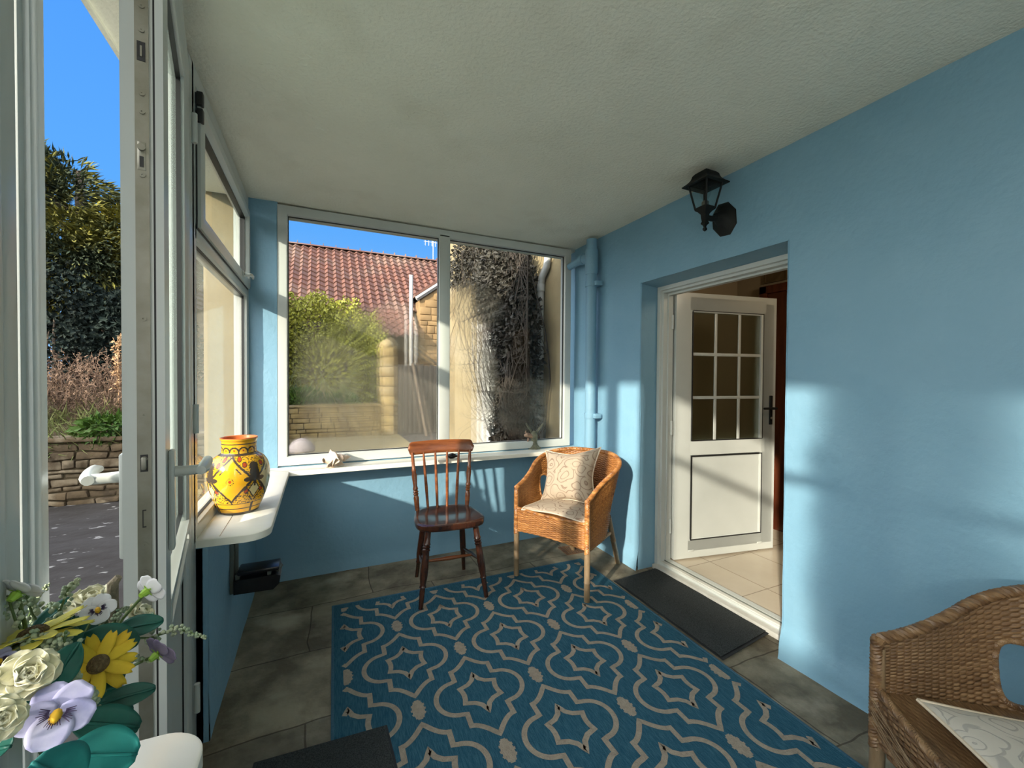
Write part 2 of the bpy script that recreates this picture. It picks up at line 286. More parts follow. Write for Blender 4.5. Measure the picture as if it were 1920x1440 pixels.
# ------------------------------------------------------------------ mesh helpers
class MB:
    """collects shapes into one mesh"""
    def __init__(s): s.bm = bmesh.new(); s.mi = 0; s.uv = s.bm.loops.layers.uv.new('UVMap')
    def v(s, p): return s.bm.verts.new(p)
    def f(s, vs, mi=None):
        try: f = s.bm.faces.new(vs)
        except ValueError: return None
        f.material_index = s.mi if mi is None else mi
        return f
    def box(s, x0, x1, y0, y1, z0, z1, bev=0, mi=None, M=None):
        x0, x1 = sorted((x0, x1)); y0, y1 = sorted((y0, y1)); z0, z1 = sorted((z0, z1))
        t = bmesh.new(); bmesh.ops.create_cube(t, size=1)
        for q in t.verts: q.co = Vector(((x0+x1)/2+q.co.x*(x1-x0), (y0+y1)/2+q.co.y*(y1-y0), (z0+z1)/2+q.co.z*(z1-z0)))
        if bev: bmesh.ops.bevel(t, geom=list(t.edges), offset=bev, segments=2, profile=.5, affect='EDGES')
        s.merge(t, mi, M)
    def merge(s, t, mi=None, M=None):
        mp = {}
        for q in t.verts: mp[q] = s.bm.verts.new(M @ q.co if M else q.co)
        for f in t.faces: s.f([mp[q] for q in f.verts], mi)
        t.free()
    def tube(s, pts, rad, n=8, mi=None, cap=True, flat=1.0):
        pts = [Vector(p) for p in pts]; N = len(pts)
        rr = rad if isinstance(rad, (list, tuple)) else [rad]*N
        rings = []; prev = None
        for i, p in enumerate(pts):
            d = (pts[min(i+1, N-1)]-pts[max(i-1, 0)])
            if d.length < 1e-9: d = Vector((0, 0, 1))
            d.normalize()
            if prev is None:
                a = Vector((0, 0, 1)) if abs(d.z) < .9 else Vector((1, 0, 0)); u = d.cross(a).normalized()
            else:
                u = (prev-d*prev.dot(d))
                u = u.normalized() if u.length > 1e-6 else d.orthogonal().normalized()
            prev = u; w = d.cross(u)
            rings.append([s.v(p+(u*cos(2*pi*k/n)+w*sin(2*pi*k/n)*flat)*rr[i]) for k in range(n)])
        for i in range(N-1):
            for k in range(n): s.f([rings[i][k], rings[i][(k+1) % n], rings[i+1][(k+1) % n], rings[i+1][k]], mi)
        if cap: s.f(rings[0][::-1], mi); s.f(rings[-1], mi)
    def lathe(s, prof, n=24, M=None, mi=None, cap=True):
        rings = []
        for r, z in prof:
            rings.append([s.v((M @ Vector((r*cos(2*pi*k/n), r*sin(2*pi*k/n), z))) if M else (r*cos(2*pi*k/n), r*sin(2*pi*k/n), z)) for k in range(n)])
        for i in range(len(prof)-1):
            for k in range(n): s.f([rings[i][k], rings[i][(k+1) % n], rings[i+1][(k+1) % n], rings[i+1][k]], mi)
        if cap: s.f(rings[0][::-1], mi); s.f(rings[-1], mi)
    def grid(s, fn, nu, nv, mi=None, closed=False, uvs=(1, 1), skip=None, mifn=None):
        g = [[s.v(fn(i/nu, j/nv)) for i in range(nu + (0 if closed else 1))] for j in range(nv+1)]
        for j in range(nv):
            for i in range(nu):
                if skip and skip((i+.5)/nu, (j+.5)/nv): continue
                i2 = (i+1) % len(g[0]) if closed else i+1
                f = s.f([g[j][i], g[j][i2], g[j+1][i2], g[j+1][i]], mifn((i+.5)/nu, (j+.5)/nv) if mifn else mi)
                if f:
                    for lp, (a, b) in zip(f.loops, ((i, j), (i+1, j), (i+1, j+1), (i, j+1))): lp[s.uv].uv = (a/nu*uvs[0], b/nv*uvs[1])
        return g
    def frame(s, u0, u1, v0, v1, prof, fn, mi=None):
        """rectangular mitred ring: prof = [(inset, depth)], fn(u, v, d) -> point"""
        L = []
        for i, d in prof: L.append([s.v(fn(*q, d)) for q in ((u0+i, v0+i), (u1-i, v0+i), (u1-i, v1-i), (u0+i, v1-i))])
        P = len(prof)
        for a in range(P):
            b = (a+1) % P
            for k in range(4): s.f([L[a][k], L[a][(k+1) % 4], L[b][(k+1) % 4], L[b][k]], mi)
    def prism(s, poly, z0, z1, mi=None, M=None, fn=None):
        fn = fn or (lambda a, b, c: (a, b, c))
        T = (lambda p: M @ Vector(p)) if M else (lambda p: p)
        a = [s.v(T(fn(x, y, z0))) for x, y in poly]; b = [s.v(T(fn(x, y, z1))) for x, y in poly]
        n = len(poly); s.f(a[::-1], mi); s.f(b, mi)
        for k in range(n): s.f([a[k], a[(k+1) % n], b[(k+1) % n], b[k]], mi)
    def build(s, name, mats, parent=None, angle=38, smooth=True, loc=None, recalc=True):
        if recalc: bmesh.ops.recalc_face_normals(s.bm, faces=list(s.bm.faces))
        me = bpy.data.meshes.new(name); s.bm.to_mesh(me); s.bm.free()
        for m in (mats if isinstance(mats, (list, tuple)) else [mats]): me.materials.append(m)
        if smooth:
            me.shade_smooth()
            me.set_sharp_from_angle(angle=rad(angle))
        o = bpy.data.objects.new(name, me); COL.objects.link(o)
        if parent: o.parent = parent
        if loc: o.location = loc
        return o

def tag(o, label=None, cat=None, group=None, kind=None):
    for k, v in (('label', label), ('category', cat), ('group', group), ('kind', kind)):
        if v: o[k] = v
    return o
def thing(name, label, cat, loc=(0, 0, 0), rz=0, group=None, kind=None):
    o = bpy.data.objects.new(name, None); COL.objects.link(o); o.location = loc; o.rotation_euler = (0, 0, rz); o.empty_display_size = .05
    return tag(o, label, cat, group, kind)
def box_obj(name, mats, parent, *dims, bev=0):
    b = MB(); b.box(*dims, bev=bev); return b.build(name, mats, parent)
def dup(root, loc, rz, label, group=None):
    r = root.copy(); COL.objects.link(r); r.location = loc; r.rotation_euler = (0, 0, rz); r['label'] = label
    if group: r['group'] = group
    for ch in list(root.children):
        c = ch.copy(); COL.objects.link(c); c.parent = r
        for g in list(ch.children):
            d = g.copy(); COL.objects.link(d); d.parent = c
    return r
def at(px, py, axis, val):
    """point where the photo's pixel meets the plane axis = val"""
    d = (px-960)/FPX*rt-(py-720)/FPX*up+fw
    return EYE+d*((val-EYE[axis])/d[axis])
def smooth(a, b, x):
    t = max(0, min(1, (x-a)/(b-a))); return t*t*(3-2*t)
def lerp(a, b, t): return a+(b-a)*t

# ------------------------------------------------------------------ the setting: porch shell
b = MB(); b.box(-.64, 2.3, -2.45, 3.36, -.12, 0)
tag(b.build('floor', FLAG), 'grey-brown worn flagstone floor of the porch', 'floor', kind='structure')

# ceiling slab (overhangs the glazed side), underside gently uneven
b = MB()
def ceil_pt(u, v):
    x, y = lerp(-.64, XR+.25, u), lerp(-2.45, 3.40, v)
    return (x, y, ZC+.006*noise.noise((x*1.3, y*1.3, 0))+.0025*noise.noise((x*6, y*6, 2)))
b.grid(ceil_pt, 90, 140)
b.box(-.64, XR+.25, -2.45, 3.40, ZC+.02, ZC+.19)
for (x0, x1, y0, y1) in ((-.645, -.63, -2.45, 3.4), (-.64, XR+.25, 3.39, 3.40)): b.box(x0, x1, y0, y1, ZC-.012, ZC+.19)
tag(b.build('ceiling', CEIL), 'off-white textured plaster ceiling running out over the glazed side', 'ceiling', kind='structure')

def lumpy(b, fn, nu, nv, amp, fr=2.0, seed=0):
    """wall skin in a plane with slight hand-plastered unevenness"""
    def q(u, v):
        p, n = fn(u, v); p = Vector(p); n = Vector(n)
        return p+n*amp*(noise.noise((p.x*fr+seed, p.y*fr, p.z*fr))+.45*noise.noise((p.x*fr*4, p.y*fr*4+seed, p.z*fr*4)))
    b.grid(q, nu, nv)

# back wall: dado under the window, narrow pier at its left end, thick core behind
b = MB()
lumpy(b, lambda u, v: ((lerp(XL-.02, XR+.02, u), YB+.012-.014*smooth(.14, .0, v), lerp(-.02, .757, v)), (0, -1, 0)), 120, 40, .005)
lumpy(b, lambda u, v: ((lerp(XL, -.252, u), YB, lerp(.7, ZC+.01, v)), (0, -1, 0)), 10, 60, .003)
b.box(XL-.0, XR+.05, YB+.03, 3.36, -.1, .757); b.box(XL-.0, -.252, YB+.012, 3.36, .7, ZC+.02)
b.box(-.252, -.25, YB, YB+.15, .757, ZC)
wall_back = tag(b.build('wall_back', BLUE), 'blue painted wall below and beside the wide window', 'wall', kind='structure')

# right wall with the deep opening of the inner door
DY0, DY1, DZ = 1.278, 2.292, 2.015
b = MB()
def rwall(y0, y1, z0, z1, nu, nv, seed=0):
    def base(z): return -.022*smooth(.17, .05, z)-.012*smooth(.02, -.02, z)
    lumpy(b, lambda u, v: ((XR+base(lerp(z0, z1, v)), lerp(y0, y1, u), lerp(z0, z1, v)), (-1, 0, 0)), nu, nv, .0055, 1.7, seed)
rwall(-2.42, DY0+.006, -.02, ZC+.01, 150, 110); rwall(DY1-.006, YB+.02, -.02, ZC+.01, 46, 110); rwall(DY0, DY1, DZ, ZC+.01, 56, 26)
b.box(XR+.03, XR+.23, -2.42, DY0, -.1, ZC+.02); b.box(XR+.03, XR+.23, DY1, YB+.3, -.1, ZC+.02); b.box(XR+.03, XR+.23, DY0, DY1, DZ+.008, ZC+.02)
def reveal(fn, seed): lumpy(b, fn, 16, 70, .003, 3, seed)
reveal(lambda u, v: ((lerp(XR-.004, 2.23, u), DY1, lerp(0, DZ+.004, v)), (0, -1, 0)), 3)
reveal(lambda u, v: ((lerp(XR-.004, 2.23, u), DY0, lerp(0, DZ+.004, v)), (0, 1, 0)), 5)
reveal(lambda u, v: ((lerp(XR-.004, 2.23, u), lerp(DY0, DY1, v), DZ-.022*u), (0, 0, -1)), 9)
tag(b.build('wall_right', BLUE), 'long light blue painted wall with the inner doorway', 'wall', kind='structure')

# left dwarf wall under the glazing (beyond the door and on the near side of it)
b = MB()
for y0, y1 in ((1.85, YB+.02), (-2.42, .60)):
    lumpy(b, lambda u, v: ((XL+.036+.004*smooth(.3, 0, v), lerp(y0, y1, u), lerp(-.02, .722, v)), (1, 0, 0)), 40, 30, .005, 2, y0)
    b.box(XL-.09, XL+.02, y0, y1, -.1, .72); b.box(XL-.09, XL+.036, y1-.012, y1-.004, -.02, .722) if y0 < 0 else b.box(XL-.09, XL+.036, y0, y0+.006, -.02, .722)
tag(b.build('wall_left', BLUE), 'low blue painted wall under the left-hand glazing', 'wall', kind='structure')
b = MB(); b.box(-.64, XR+.2, -2.5, -2.4, -.1, .76)
tag(b.build('wall_front', BLUE), 'low blue wall under the added glazing at the near end of the porch', 'wall', kind='structure')
# outside pier carrying the slab
b = MB(); b.box(-.645, XL-.005, YB+.002, 3.37, -.15, ZC+.0)
tag(b.build('wall_pier', CREAMWALL), 'cream rendered end pier outside the side window', 'wall', kind='structure')

# ------------------------------------------------------------------ windows
PROF = [(0, -.07), (0, 0), (.047, 0), (.055, -.004), (.062, -.022), (.062, -.07)]
def back_fn(u, v, d): return (u, YB-d, v)
def left_fn(u, v, d): return (XL+d, u, v)
w1 = thing('window_1', 'wide white two-pane back window, misted with condensation', 'window', (0, 0, 0), kind='structure')
b = MB(); b.frame(-.252, 1.985, .762, ZC-.012, PROF, back_fn)
b.box(.818, .903, YB-.0, YB+.07, .80, 2.43, bev=.006)
b.build('window_frame', PVC, w1)
for nm, x0, x1, mt in (('pane', -.195, .822, FOGLEFT), ('pane', .899, 1.925, FOGRIGHT)):
    g = MB(); g.box(x0, x1, YB+.030, YB+.036, .82, 2.405); p = g.build(nm, mt, w1, smooth=False)
    k = MB(); k.frame(x0+.003, x1-.003, .823, 2.402, [(0, -.03), (0, -.021), (.006, -.021), (.006, -.03)], back_fn); k.build('gasket', RUBBER, p, smooth=False)

def side_window(name, label, y0, y1, glass, detail=True):
    w = thing(name, label, 'window', kind='structure')
    b = MB(); b.frame(y0, y1, .745, ZC-.008, PROF, left_fn)
    if not detail:                                          # fixed glazing on the near side; unseen upright bar placed for its wall shadow
        b.box(XL-.06, XL-.01, y0+.03, y1-.03, 1.93, 1.965, bev=.004); b.box(XL-.07, XL, -.79, -.73, .78, 2.43, bev=.004); b.build('window_frame', PVC, w)
        for ya, yb in ((y0+.05, -.78), (-.74, y1-.05)):
            g = MB(); g.box(XL-.034, XL-.028, ya, yb, .80, 2.42); g.build('pane', glass, w, smooth=False)
        return w
    b.box(XL-.07, XL, y0+.03, y1-.03, 1.845, 1.905, bev=.004); b.build('window_frame', PVC, w)
    # opening top light: sash standing proud of the frame
    s = MB(); s.frame(y0+.05, y1-.05, 1.892, 2.372, [(0, -.04), (0, .014), (.012, .018), (.046, .018), (.056, .006), (.060, -.012), (.060, -.04)], left_fn)
    sh = s.build('sash', PVC, w)
    k = MB(); k.frame(y0+.044, y1-.044, 1.886, 2.378, [(0, -.03), (0, .004), (.008, .004), (.008, -.03)], left_fn)
    k.frame(y0+.108, y1-.108, 1.950, 2.314, [(0, -.03), (0, -.004), (.007, -.004), (.007, -.03)], left_fn)
    k.build('gasket', RUBBER, sh, smooth=False)
    g = MB(); g.box(XL-.022, XL-.016, y0+.10, y1-.10, 1.94, 2.325); g.build('pane', GLASS if detail else glass, sh, smooth=False)
    if detail:
        h = MB(); yc = y1-.33
        h.box(XL+.016, XL+.026, yc-.03, yc+.03, 1.908, 1.936, bev=.004)
        h.tube([(XL+.024, yc, 1.922), (XL+.045, yc, 1.922), (XL+.052, yc+.02, 1.925), (XL+.052, yc+.09, 1.932), (XL+.048, yc+.14, 1.93)], [.010, .010, .010, .009, .006], 10)
        h.build('window_handle', PVC, sh)
        q = MB()
        for z in (2.36, 2.30, ): q.box(XL+.004, XL+.024, y0+.035, y0+.060, z-.028, z+.02, bev=.003)
        q.build('hinge', DARKSTEEL, sh)
    g = MB(); g.box(XL-.034, XL-.028, y0+.05, y1-.05, .80, 1.86); p = g.build('pane', glass, w, smooth=False)
    k = MB(); k.frame(y0+.057, y1-.057, .802, 1.848, [(0, -.03), (0, -.018), (.006, -.018), (.006, -.03)], left_fn); k.build('gasket', RUBBER, p, smooth=False)
    return w
side_window('window_2', 'white side window with opening top light above the vase', 1.83, YB+.0, MISTSIDE)
side_window('window_3', 'white side window on the near side of the porch door', -2.35, .56, SUNMASKNEAR, False)

def front_fn(u, v, d): return (u, -2.42+d, v)
w4 = thing('fill_window', 'white misted fill window added behind the viewer to let daylight into the porch', 'window', kind='structure')  # unseen glazed end, added so daylight fills the room
b = MB(); b.frame(XL, XR, .755, ZC-.008, PROF, front_fn); b.box(.78, .86, -2.49, -2.42, .80, 2.43, bev=.005); b.build('window_frame', PVC, w4)
for x0, x1 in ((XL+.05, .79), (.85, XR-.05)):
    g = MB(); g.box(x0, x1, -2.455, -2.449, .80, 2.42); g.build('pane', FILLEND, w4, smooth=False)

# ------------------------------------------------------------------ porch door: frame and open leaf
d1 = thing('door_1', 'white glazed porch door standing open inward, seen along its lock edge', 'door', kind='structure')
b = MB()
# strike jamb: stepped plastic profile, hinge jamb, head
b.box(-.455, -.412, .888, .958, 0, ZC-.01, bev=.004); b.box(-.452, -.404, .900, .925, 0, ZC-.01, bev=.004)
for x1, ya, yb in ((-.285, .50, .582), (-.291, .58, .602), (-.298, .60, .640)): b.box(-.40, x1, ya, yb, 0, ZC-.01, bev=.003)
b.tube([(-.2865, .556, 0), (-.2865, .556, ZC-.01)], .004, 8); b.tube([(-.299, .606, 0), (-.299, .606, ZC-.01)], .005, 8); b.box(XL-.07, -.38, .50, .62, 0, ZC-.01)
b.box(XL-.075, XL+.0, 1.775, 1.852, 0, ZC-.01, bev=.004)
b.box(XL-.075, XL+.0, .60, 1.79, 2.405, ZC-.01, bev=.004); b.box(XL-.08, XL, .60, 1.79, -.02, .02, bev=.004)
b.build('door_frame', PVC, d1)
LA = math.atan2(.134, .75)                                 # leaf swung inward about its hinge
HX, HY, LW, LT = XL+.006, 1.765, .775, .068
def leaf_M(): return Matrix.Translation((HX, HY, 0)) @ Matrix.Rotation(LA, 4, 'Z')
# leaf local: +x = room side, y from 0 (hinge) to -LW (lock edge)
LM = leaf_M()
def lf(u, v, d): return LM @ Vector((d, -u, v))
lr = bpy.data.objects.new('door_leaf', None); COL.objects.link(lr); lr.parent = d1
b = MB(); ZT = 2.395
b.frame(.004, LW, .025, ZT, [(0, -.062), (0, -.012), (-.012, -.012), (-.012, 0), (.075, 0), (.092, -.008), (.098, -.022), (.098, -.050), (.085, -.062)], lf)
b.frame(.09, LW-.09, .80, .88, [(0, -.06), (0, 0), (.02, 0), (.02, -.06)], lf)
b.box(-.044, -.020, -LW+.09, -.09, .10, .83, M=LM)
b.build('stile_and_rail_frame', PVC, lr)
k = MB(); k.frame(.099, LW-.099, .90, ZT-.098, [(0, -.04), (0, -.018), (.007, -.016), (.007, -.04)], lf)
k.frame(.099, LW-.099, .12, .79, [(0, -.04), (0, -.016), (.007, -.016), (.007, -.04)], lf)
k.box(-.016, -.0075, -LW-.0015, -LW+.01, .03, ZT-.005, M=LM)
k.build('gasket', RUBBER, lr, smooth=False)
g = MB(); g.box(-.036, -.028, -LW+.095, -.095, .86, ZT-.09, M=LM); g.build('pane', MISTLEAF, lr, smooth=False)
s = MB(); s.box(-.0415, -.0215, -LW-.0025, -LW+.004, .06, ZT-.03, M=LM)
strip = s.build('lock_strip', STEEL, lr)
def lz(py, y=.995): return at(277, py, 1, y).z
for py in (15, 60, 178, 212, 330, 598, 778, 860, 1020, 1072, 1236):
    q = MB(); q.lathe([(.0035, 0), (.0048, .0008), (.0048, .0016), (.0012, .0016), (0.0008, .0006)], 12, LM @ Matrix.Translation((-.0315, -LW-.0024, lz(py))) @ Matrix.Rotation(pi/2, 4, 'X'))
    tag(q.build('screw', STEEL, strip))
for py0, py1 in ((82, 118),):
    q = MB(); q.box(-.038, -.026, -LW-.0032, -LW, lz(py1), lz(py0), M=LM); q.box(-.0335, -.0305, -LW-.0042, -LW, lz(110), lz(90), M=LM, mi=1); q.build('keep_slot', [DARKSTEEL, STEEL], strip)
q = MB(); q.box(-.0385, -.0255, -LW-.0034, -LW, lz(322), lz(268), bev=.002, M=LM, mi=0); q.box(-.035, -.029, -LW-.0042, -LW, lz(316), lz(296), M=LM, mi=1)
q.lathe([(.003, 0), (.006, 0), (.006, .006), (.003, .006)], 14, LM @ Matrix.Translation((-.032, -LW-.0028, lz(280))) @ Matrix.Rotation(pi/2, 4, 'X'), 0)
q.build('roller_cam', [STEEL, DARKSTEEL], strip)
q = MB(); q.box(-.037, -.026, -LW-.003, -LW, lz(884), lz(852), M=LM, mi=1); q.box(-.0355, -.028, -LW-.009, -LW, lz(880), lz(856), bev=.002, M=LM, mi=0); q.build('latch_bolt', [STEEL, DARKSTEEL], strip)
q = MB(); q.box(-.0345, -.033, -LW-.0032, -LW, lz(988), lz(955), M=LM); q.box(-.0345, -.029, -LW-.0032, -LW, lz(957), lz(955), M=LM); q.box(-.0345, -.029, -LW-.0032, -LW, lz(988), lz(986), M=LM); q.build('deadbolt_outline', DARKSTEEL, strip)
# handles: long plate and lever on both faces
ZH = at(335, 885, 1, 1.04).z
for nm, d0, sg in (('inner_handle', 0.0, 1), ('outer_handle', -.062, -1)):
    h = MB(); yc = -LW+.045
    h.box(d0, d0+sg*.010, yc-.015, yc+.015, ZH-.155, ZH+.045, bev=.004, M=LM)
    h.tube([LM @ Vector((d0+sg*q, yc, ZH)) for q in (.008, .03, .052)], [.011, .010, .010], 12)
    h.tube([LM @ Vector((d0+sg*q, yc+w, ZH+z)) for q, w, z in ((.052, -.012, 0), (.056, .01, .001), (.060, .05, .003), (.061, .09, .003), (.058, .115, 0))], [.009, .012, .011, .010, .007], 12)
    h.build(nm, PVC, lr)
for i, z in enumerate((.22, 1.2, 2.2)):
    h = MB(); h.tube([(HX+.012, HY+.012, z-.05), (HX+.012, HY+.012, z+.05)], .009, 10); h.build('hinge', PVC, lr)

# ------------------------------------------------------------------ inner door in the right wall, hall beyond
IF = .05                                                   # hall floor stands a step above the flagstones
d2 = thing('door_2', 'white half-glazed inner door opened into the tiled hall', 'door', kind='structure')
b = MB(); X0 = 2.185
def hall_fn(u, v, d): return (X0-d, u, v)
b.frame(DY0+.004, DY1-.004, .0, DZ-.018, [(0, -.09), (0, 0), (.026, 0), (.030, -.016), (.045, -.016), (.048, -.05), (.060, -.05), (.060, -.09)], hall_fn)
b.build('door_frame', PVC, d2)
b = MB(); b.box(X0-.03, X0+.10, DY0+.01, DY1-.01, -.01, .028, bev=.006); b.box(X0+.02, X0+.10, DY0+.02, DY1-.02, .02, .052, bev=.004); b.build('threshold', CONCRETE_STEP, d2)
b = MB(); b.box(X0+.046, X0+.056, DY0+.05, DY1-.05, .05, .058); b.box(X0+.075, X0+.085, DY0+.05, DY1-.05, .05, .058); b.build('threshold_bar', GREYMETAL, d2)
LH = Vector((2.285, 2.205, 0)); LE = Vector((3.150, 2.06, 0)); DW = (LE-LH).length; DZ0, DZ1 = .062, 1.962
LM2 = Matrix.Translation(LH) @ Matrix.Rotation(math.atan2(LE.y-LH.y, LE.x-LH.x), 4, 'Z')     # local x along leaf, -y towards the viewer
def l2(u, v, d): return LM2 @ Vector((u, -d, v))
lr2 = bpy.data.objects.new('door_leaf', None); COL.objects.link(lr2); lr2.parent = d2
HT = DZ1-DZ0; gz0, gz1 = DZ1-1.06, DZ1-.122; pz0, pz1 = DZ1-1.775, DZ1-1.165; gx0, gx1 = .135, DW-.115
b = MB()
b.frame(0, DW, DZ0, DZ1, [(0, -.06), (0, 0), (gx0-.01, 0), (gx0, -.006), (gx0, -.06)], l2)
b.box(gx0-.01, gx1+.02, .0, .06, gz0-.1, gz0, M=LM2)
b.box(gx1, DW-.02, .0, .06, DZ0+.05, DZ1-.05, M=LM2); b.box(gx0-.02, gx1+.02, .0, .06, DZ0+.05, pz0, M=LM2); b.box(gx0-.02, gx1+.02, 0, .06, gz1-.0, DZ1-.03, M=LM2)
b.box(gx0-.01, gx1+.01, .010, .05, pz0-.01, pz1+.01, M=LM2)
b.build('stile_and_rail_frame', PVC, lr2)
k = MB()
k.frame(gx0, gx1, gz0, gz1, [(0, -.02), (0, .0016), (.005, .0016), (.005, -.02)], l2); k.frame(gx0, gx1, pz0, pz1, [(0, -.02), (0, .0016), (.007, .0016), (.007, -.02)], l2)
k.build('gasket', RUBBER, lr2, smooth=False)
g = MB(); g.box(gx0, gx1, .018, .042, gz0, gz1, M=LM2); pn = g.build('pane', MISTINNER, lr2, smooth=False)
k = MB()
for i in (1, 2):
    x = lerp(gx0, gx1, i/3); z = lerp(gz0, gz1, i/3)
    k.box(x-.011, x+.011, .012, .02, gz0, gz1, bev=.002, M=LM2); k.box(gx0, gx1, .011, .0195, z-.011, z+.011, bev=.002, M=LM2)
k.build('glazing_bars', PVC, pn)
h = MB(); hx = DW-.045; hz = DZ1-.83
h.box(hx-.014, hx+.014, -.010, 0, hz-.125, hz+.095, bev=.004, M=LM2)
h.tube([LM2 @ Vector((hx, q, hz)) for q in (-.008, -.045)], .009, 10); h.tube([LM2 @ Vector((hx+w, -.046, hz)) for w in (.012, -.02, -.06, -.105)], [.009, .010, .009, .008], 10)
hb = h.build('door_handle', BLACKMETAL, lr2)
h = MB(); h.lathe([(.009, 0), (.009, .006), (.006, .008)], 14, LM2 @ Matrix.Translation((hx, -.0095, hz-.075)) @ Matrix.Rotation(pi/2, 4, 'X')); h.build('lock_cylinder', STEEL, hb)
for x in (.14, DW-.13):
    h = MB(); h.box(x-.022, x+.022, -.005, 0, DZ0+.045, DZ0+.060, bev=.002, M=LM2); h.build('drain_cap', PVC, lr2)
for z in (.3, 1.0, 1.75):
    h = MB(); h.tube([(2.27, 2.228, z-.05), (2.27, 2.228, z+.05)], .009, 10); h.build('hinge', PVC, lr2)
b = MB(); b.box(2.275, 4.2, .2, 3.2, -.1, IF)
tag(b.build('floor_hall', TILE), 'beige tiled hall floor beyond the inner door', 'floor', kind='structure')
b = MB()
b.box(3.62, 3.75, .2, 3.2, 0, 2.5); b.box(2.27, 3.7, 2.75, 2.85, 0, 2.5); b.box(2.27, 3.7, .2, .3, 0, 2.5); b.box(2.272, 2.30, .2, DY0+.01, 0, 2.5); b.box(2.272, 2.30, DY1, 2.8, 0, 2.5); b.box(2.272, 2.30, DY0, DY1, DZ-.02, 2.5)
tag(b.build('wall_hall', HALLWALL), 'dim beige hall walls seen through the inner doorway', 'wall', kind='structure')
b = MB(); b.box(2.2, 3.75, .2, 2.85, 2.38, 2.45); tag(b.build('ceiling_hall', HALLWALL), 'dim hall ceiling beyond the inner door', 'ceiling', kind='structure')
hl = bpy.data.lights.new('hall_fill', 'POINT'); hlo = bpy.data.objects.new('hall_fill', hl); COL.objects.link(hlo); hlo.location = (2.85, .95, 2.22); hl.energy = 9; hl.color = (1.0, .84, .62); hl.shadow_soft_size = .12  # added fill light to brighten the hall, no fitting behind it
d3 = thing('door_3', 'dark reddish wooden hall door behind the open inner door', 'door', kind='structure')
b = MB(); b.box(3.57, 3.63, 1.45, 2.42, IF, 2.10, bev=.008); b.build('door_panel', REDDOOR, d3)
b = MB(); b.box(3.56, 3.63, 1.38, 1.45, IF, 2.17, bev=.006); b.box(3.56, 3.63, 2.42, 2.49, IF, 2.17, bev=.006); b.box(3.56, 3.63, 1.38, 2.49, 2.10, 2.17, bev=.006); b.build('door_frame', REDDOOR, d3)
pf = thing('picture', 'small brown picture high on the hall wall above the wooden door', 'picture', (3.61, 2.33, 2.26))
b = MB(); b.frame(-.06, .14, -.06, .07, [(0, 0), (0, .015), (.012, .015), (.012, .004)], lambda u, v, d: (-d, u, v)); b.build('frame', PICTURE, pf)
b = MB(); b.box(-.004, .008, -.055, .135, -.055, .065); b.build('canvas', PICTURE, pf)

# ------------------------------------------------------------------ sills (shelf boards)
SZ = .752
def rounded_end(x1, y0, r, n=10):                           # quarter round at the free corner
    return [(x1-r+r*cos(a), y0+r-r*sin(a)) for a in [pi/2-(pi/2)*k/n for k in range(n+1)]]
def sill_mesh(poly, seams):
    b = MB(); b.prism(poly, SZ-.03, SZ-.004); 
    b.bm.faces.ensure_lookup_table()
    n = len(poly); cx = sum(p[0] for p in poly)/n; cy = sum(p[1] for p in poly)/n
    inner = []
    for i in range(n):                                      # softened upper edge
        a, c, d = Vector((*poly[i-1], 0)), Vector((*poly[i], 0)), Vector((*poly[(i+1) % n], 0))
        n1 = Vector(((c-a).y, -(c-a).x, 0)).normalized(); n2 = Vector(((d-c).y, -(d-c).x, 0)).normalized()
        m = (n1+n2); m = m.normalized() if m.length > 1e-5 else n1
        inner.append((c.x-m.x*.004, c.y-m.y*.004))
    lo = [b.v((x, y, SZ-.004)) for x, y in poly]; hi = [b.v((x, y, SZ)) for x, y in inner]
    for k in range(n): b.f([lo[k], lo[(k+1) % n], hi[(k+1) % n], hi[k]])
    b.f(hi)
    for p, q in seams:
        d = (Vector(q)-Vector(p)).normalized()*.0012; w = Vector((-d.y, d.x))
        b.f([b.v((*(Vector(p)+w), SZ+.0006)), b.v((*(Vector(q)+w), SZ+.0006)), b.v((*(Vector(q)-w), SZ+.0006)), b.v((*(Vector(p)-w), SZ+.0006))], 1)
    return b
SX, SY = -.177, 2.960
poly = [(XL-.012, YB-.002), (XL-.012, 1.853)] + [(p[0], p[1]) for p in rounded_end(SX, 1.845, .085)] + [(SX, SY), (XR-.015, SY), (XR-.015, YB-.002)]
sill = sill_mesh(poly, [((XL+.07, 1.86), (XL+.07, 2.36)), ((SX, SY), (XL+.05, YB-.02))]).build('window_sill', [LAMINATE, STEEL], angle=50)
tag(sill, 'long pale L-shaped window sill with rounded near corner under both windows', 'window sill')
poly = [(XL+.012, -.7), (SX+.006, -.7), (SX+.006, .80)]
ne = [(SX+.006-.07+.07*cos(a), .80+.07*sin(a)) for a in [pi/2*k/10 for k in range(11)]]
poly = [(-.28, -.7), (SX+.006, -.7)] + ne + [(-.28, .87)]
s2 = sill_mesh(poly, []).build('window_sill', [LAMINATE, STEEL], angle=50)
tag(s2, 'white rounded sill end in the foreground under the artificial flowers', 'window sill')

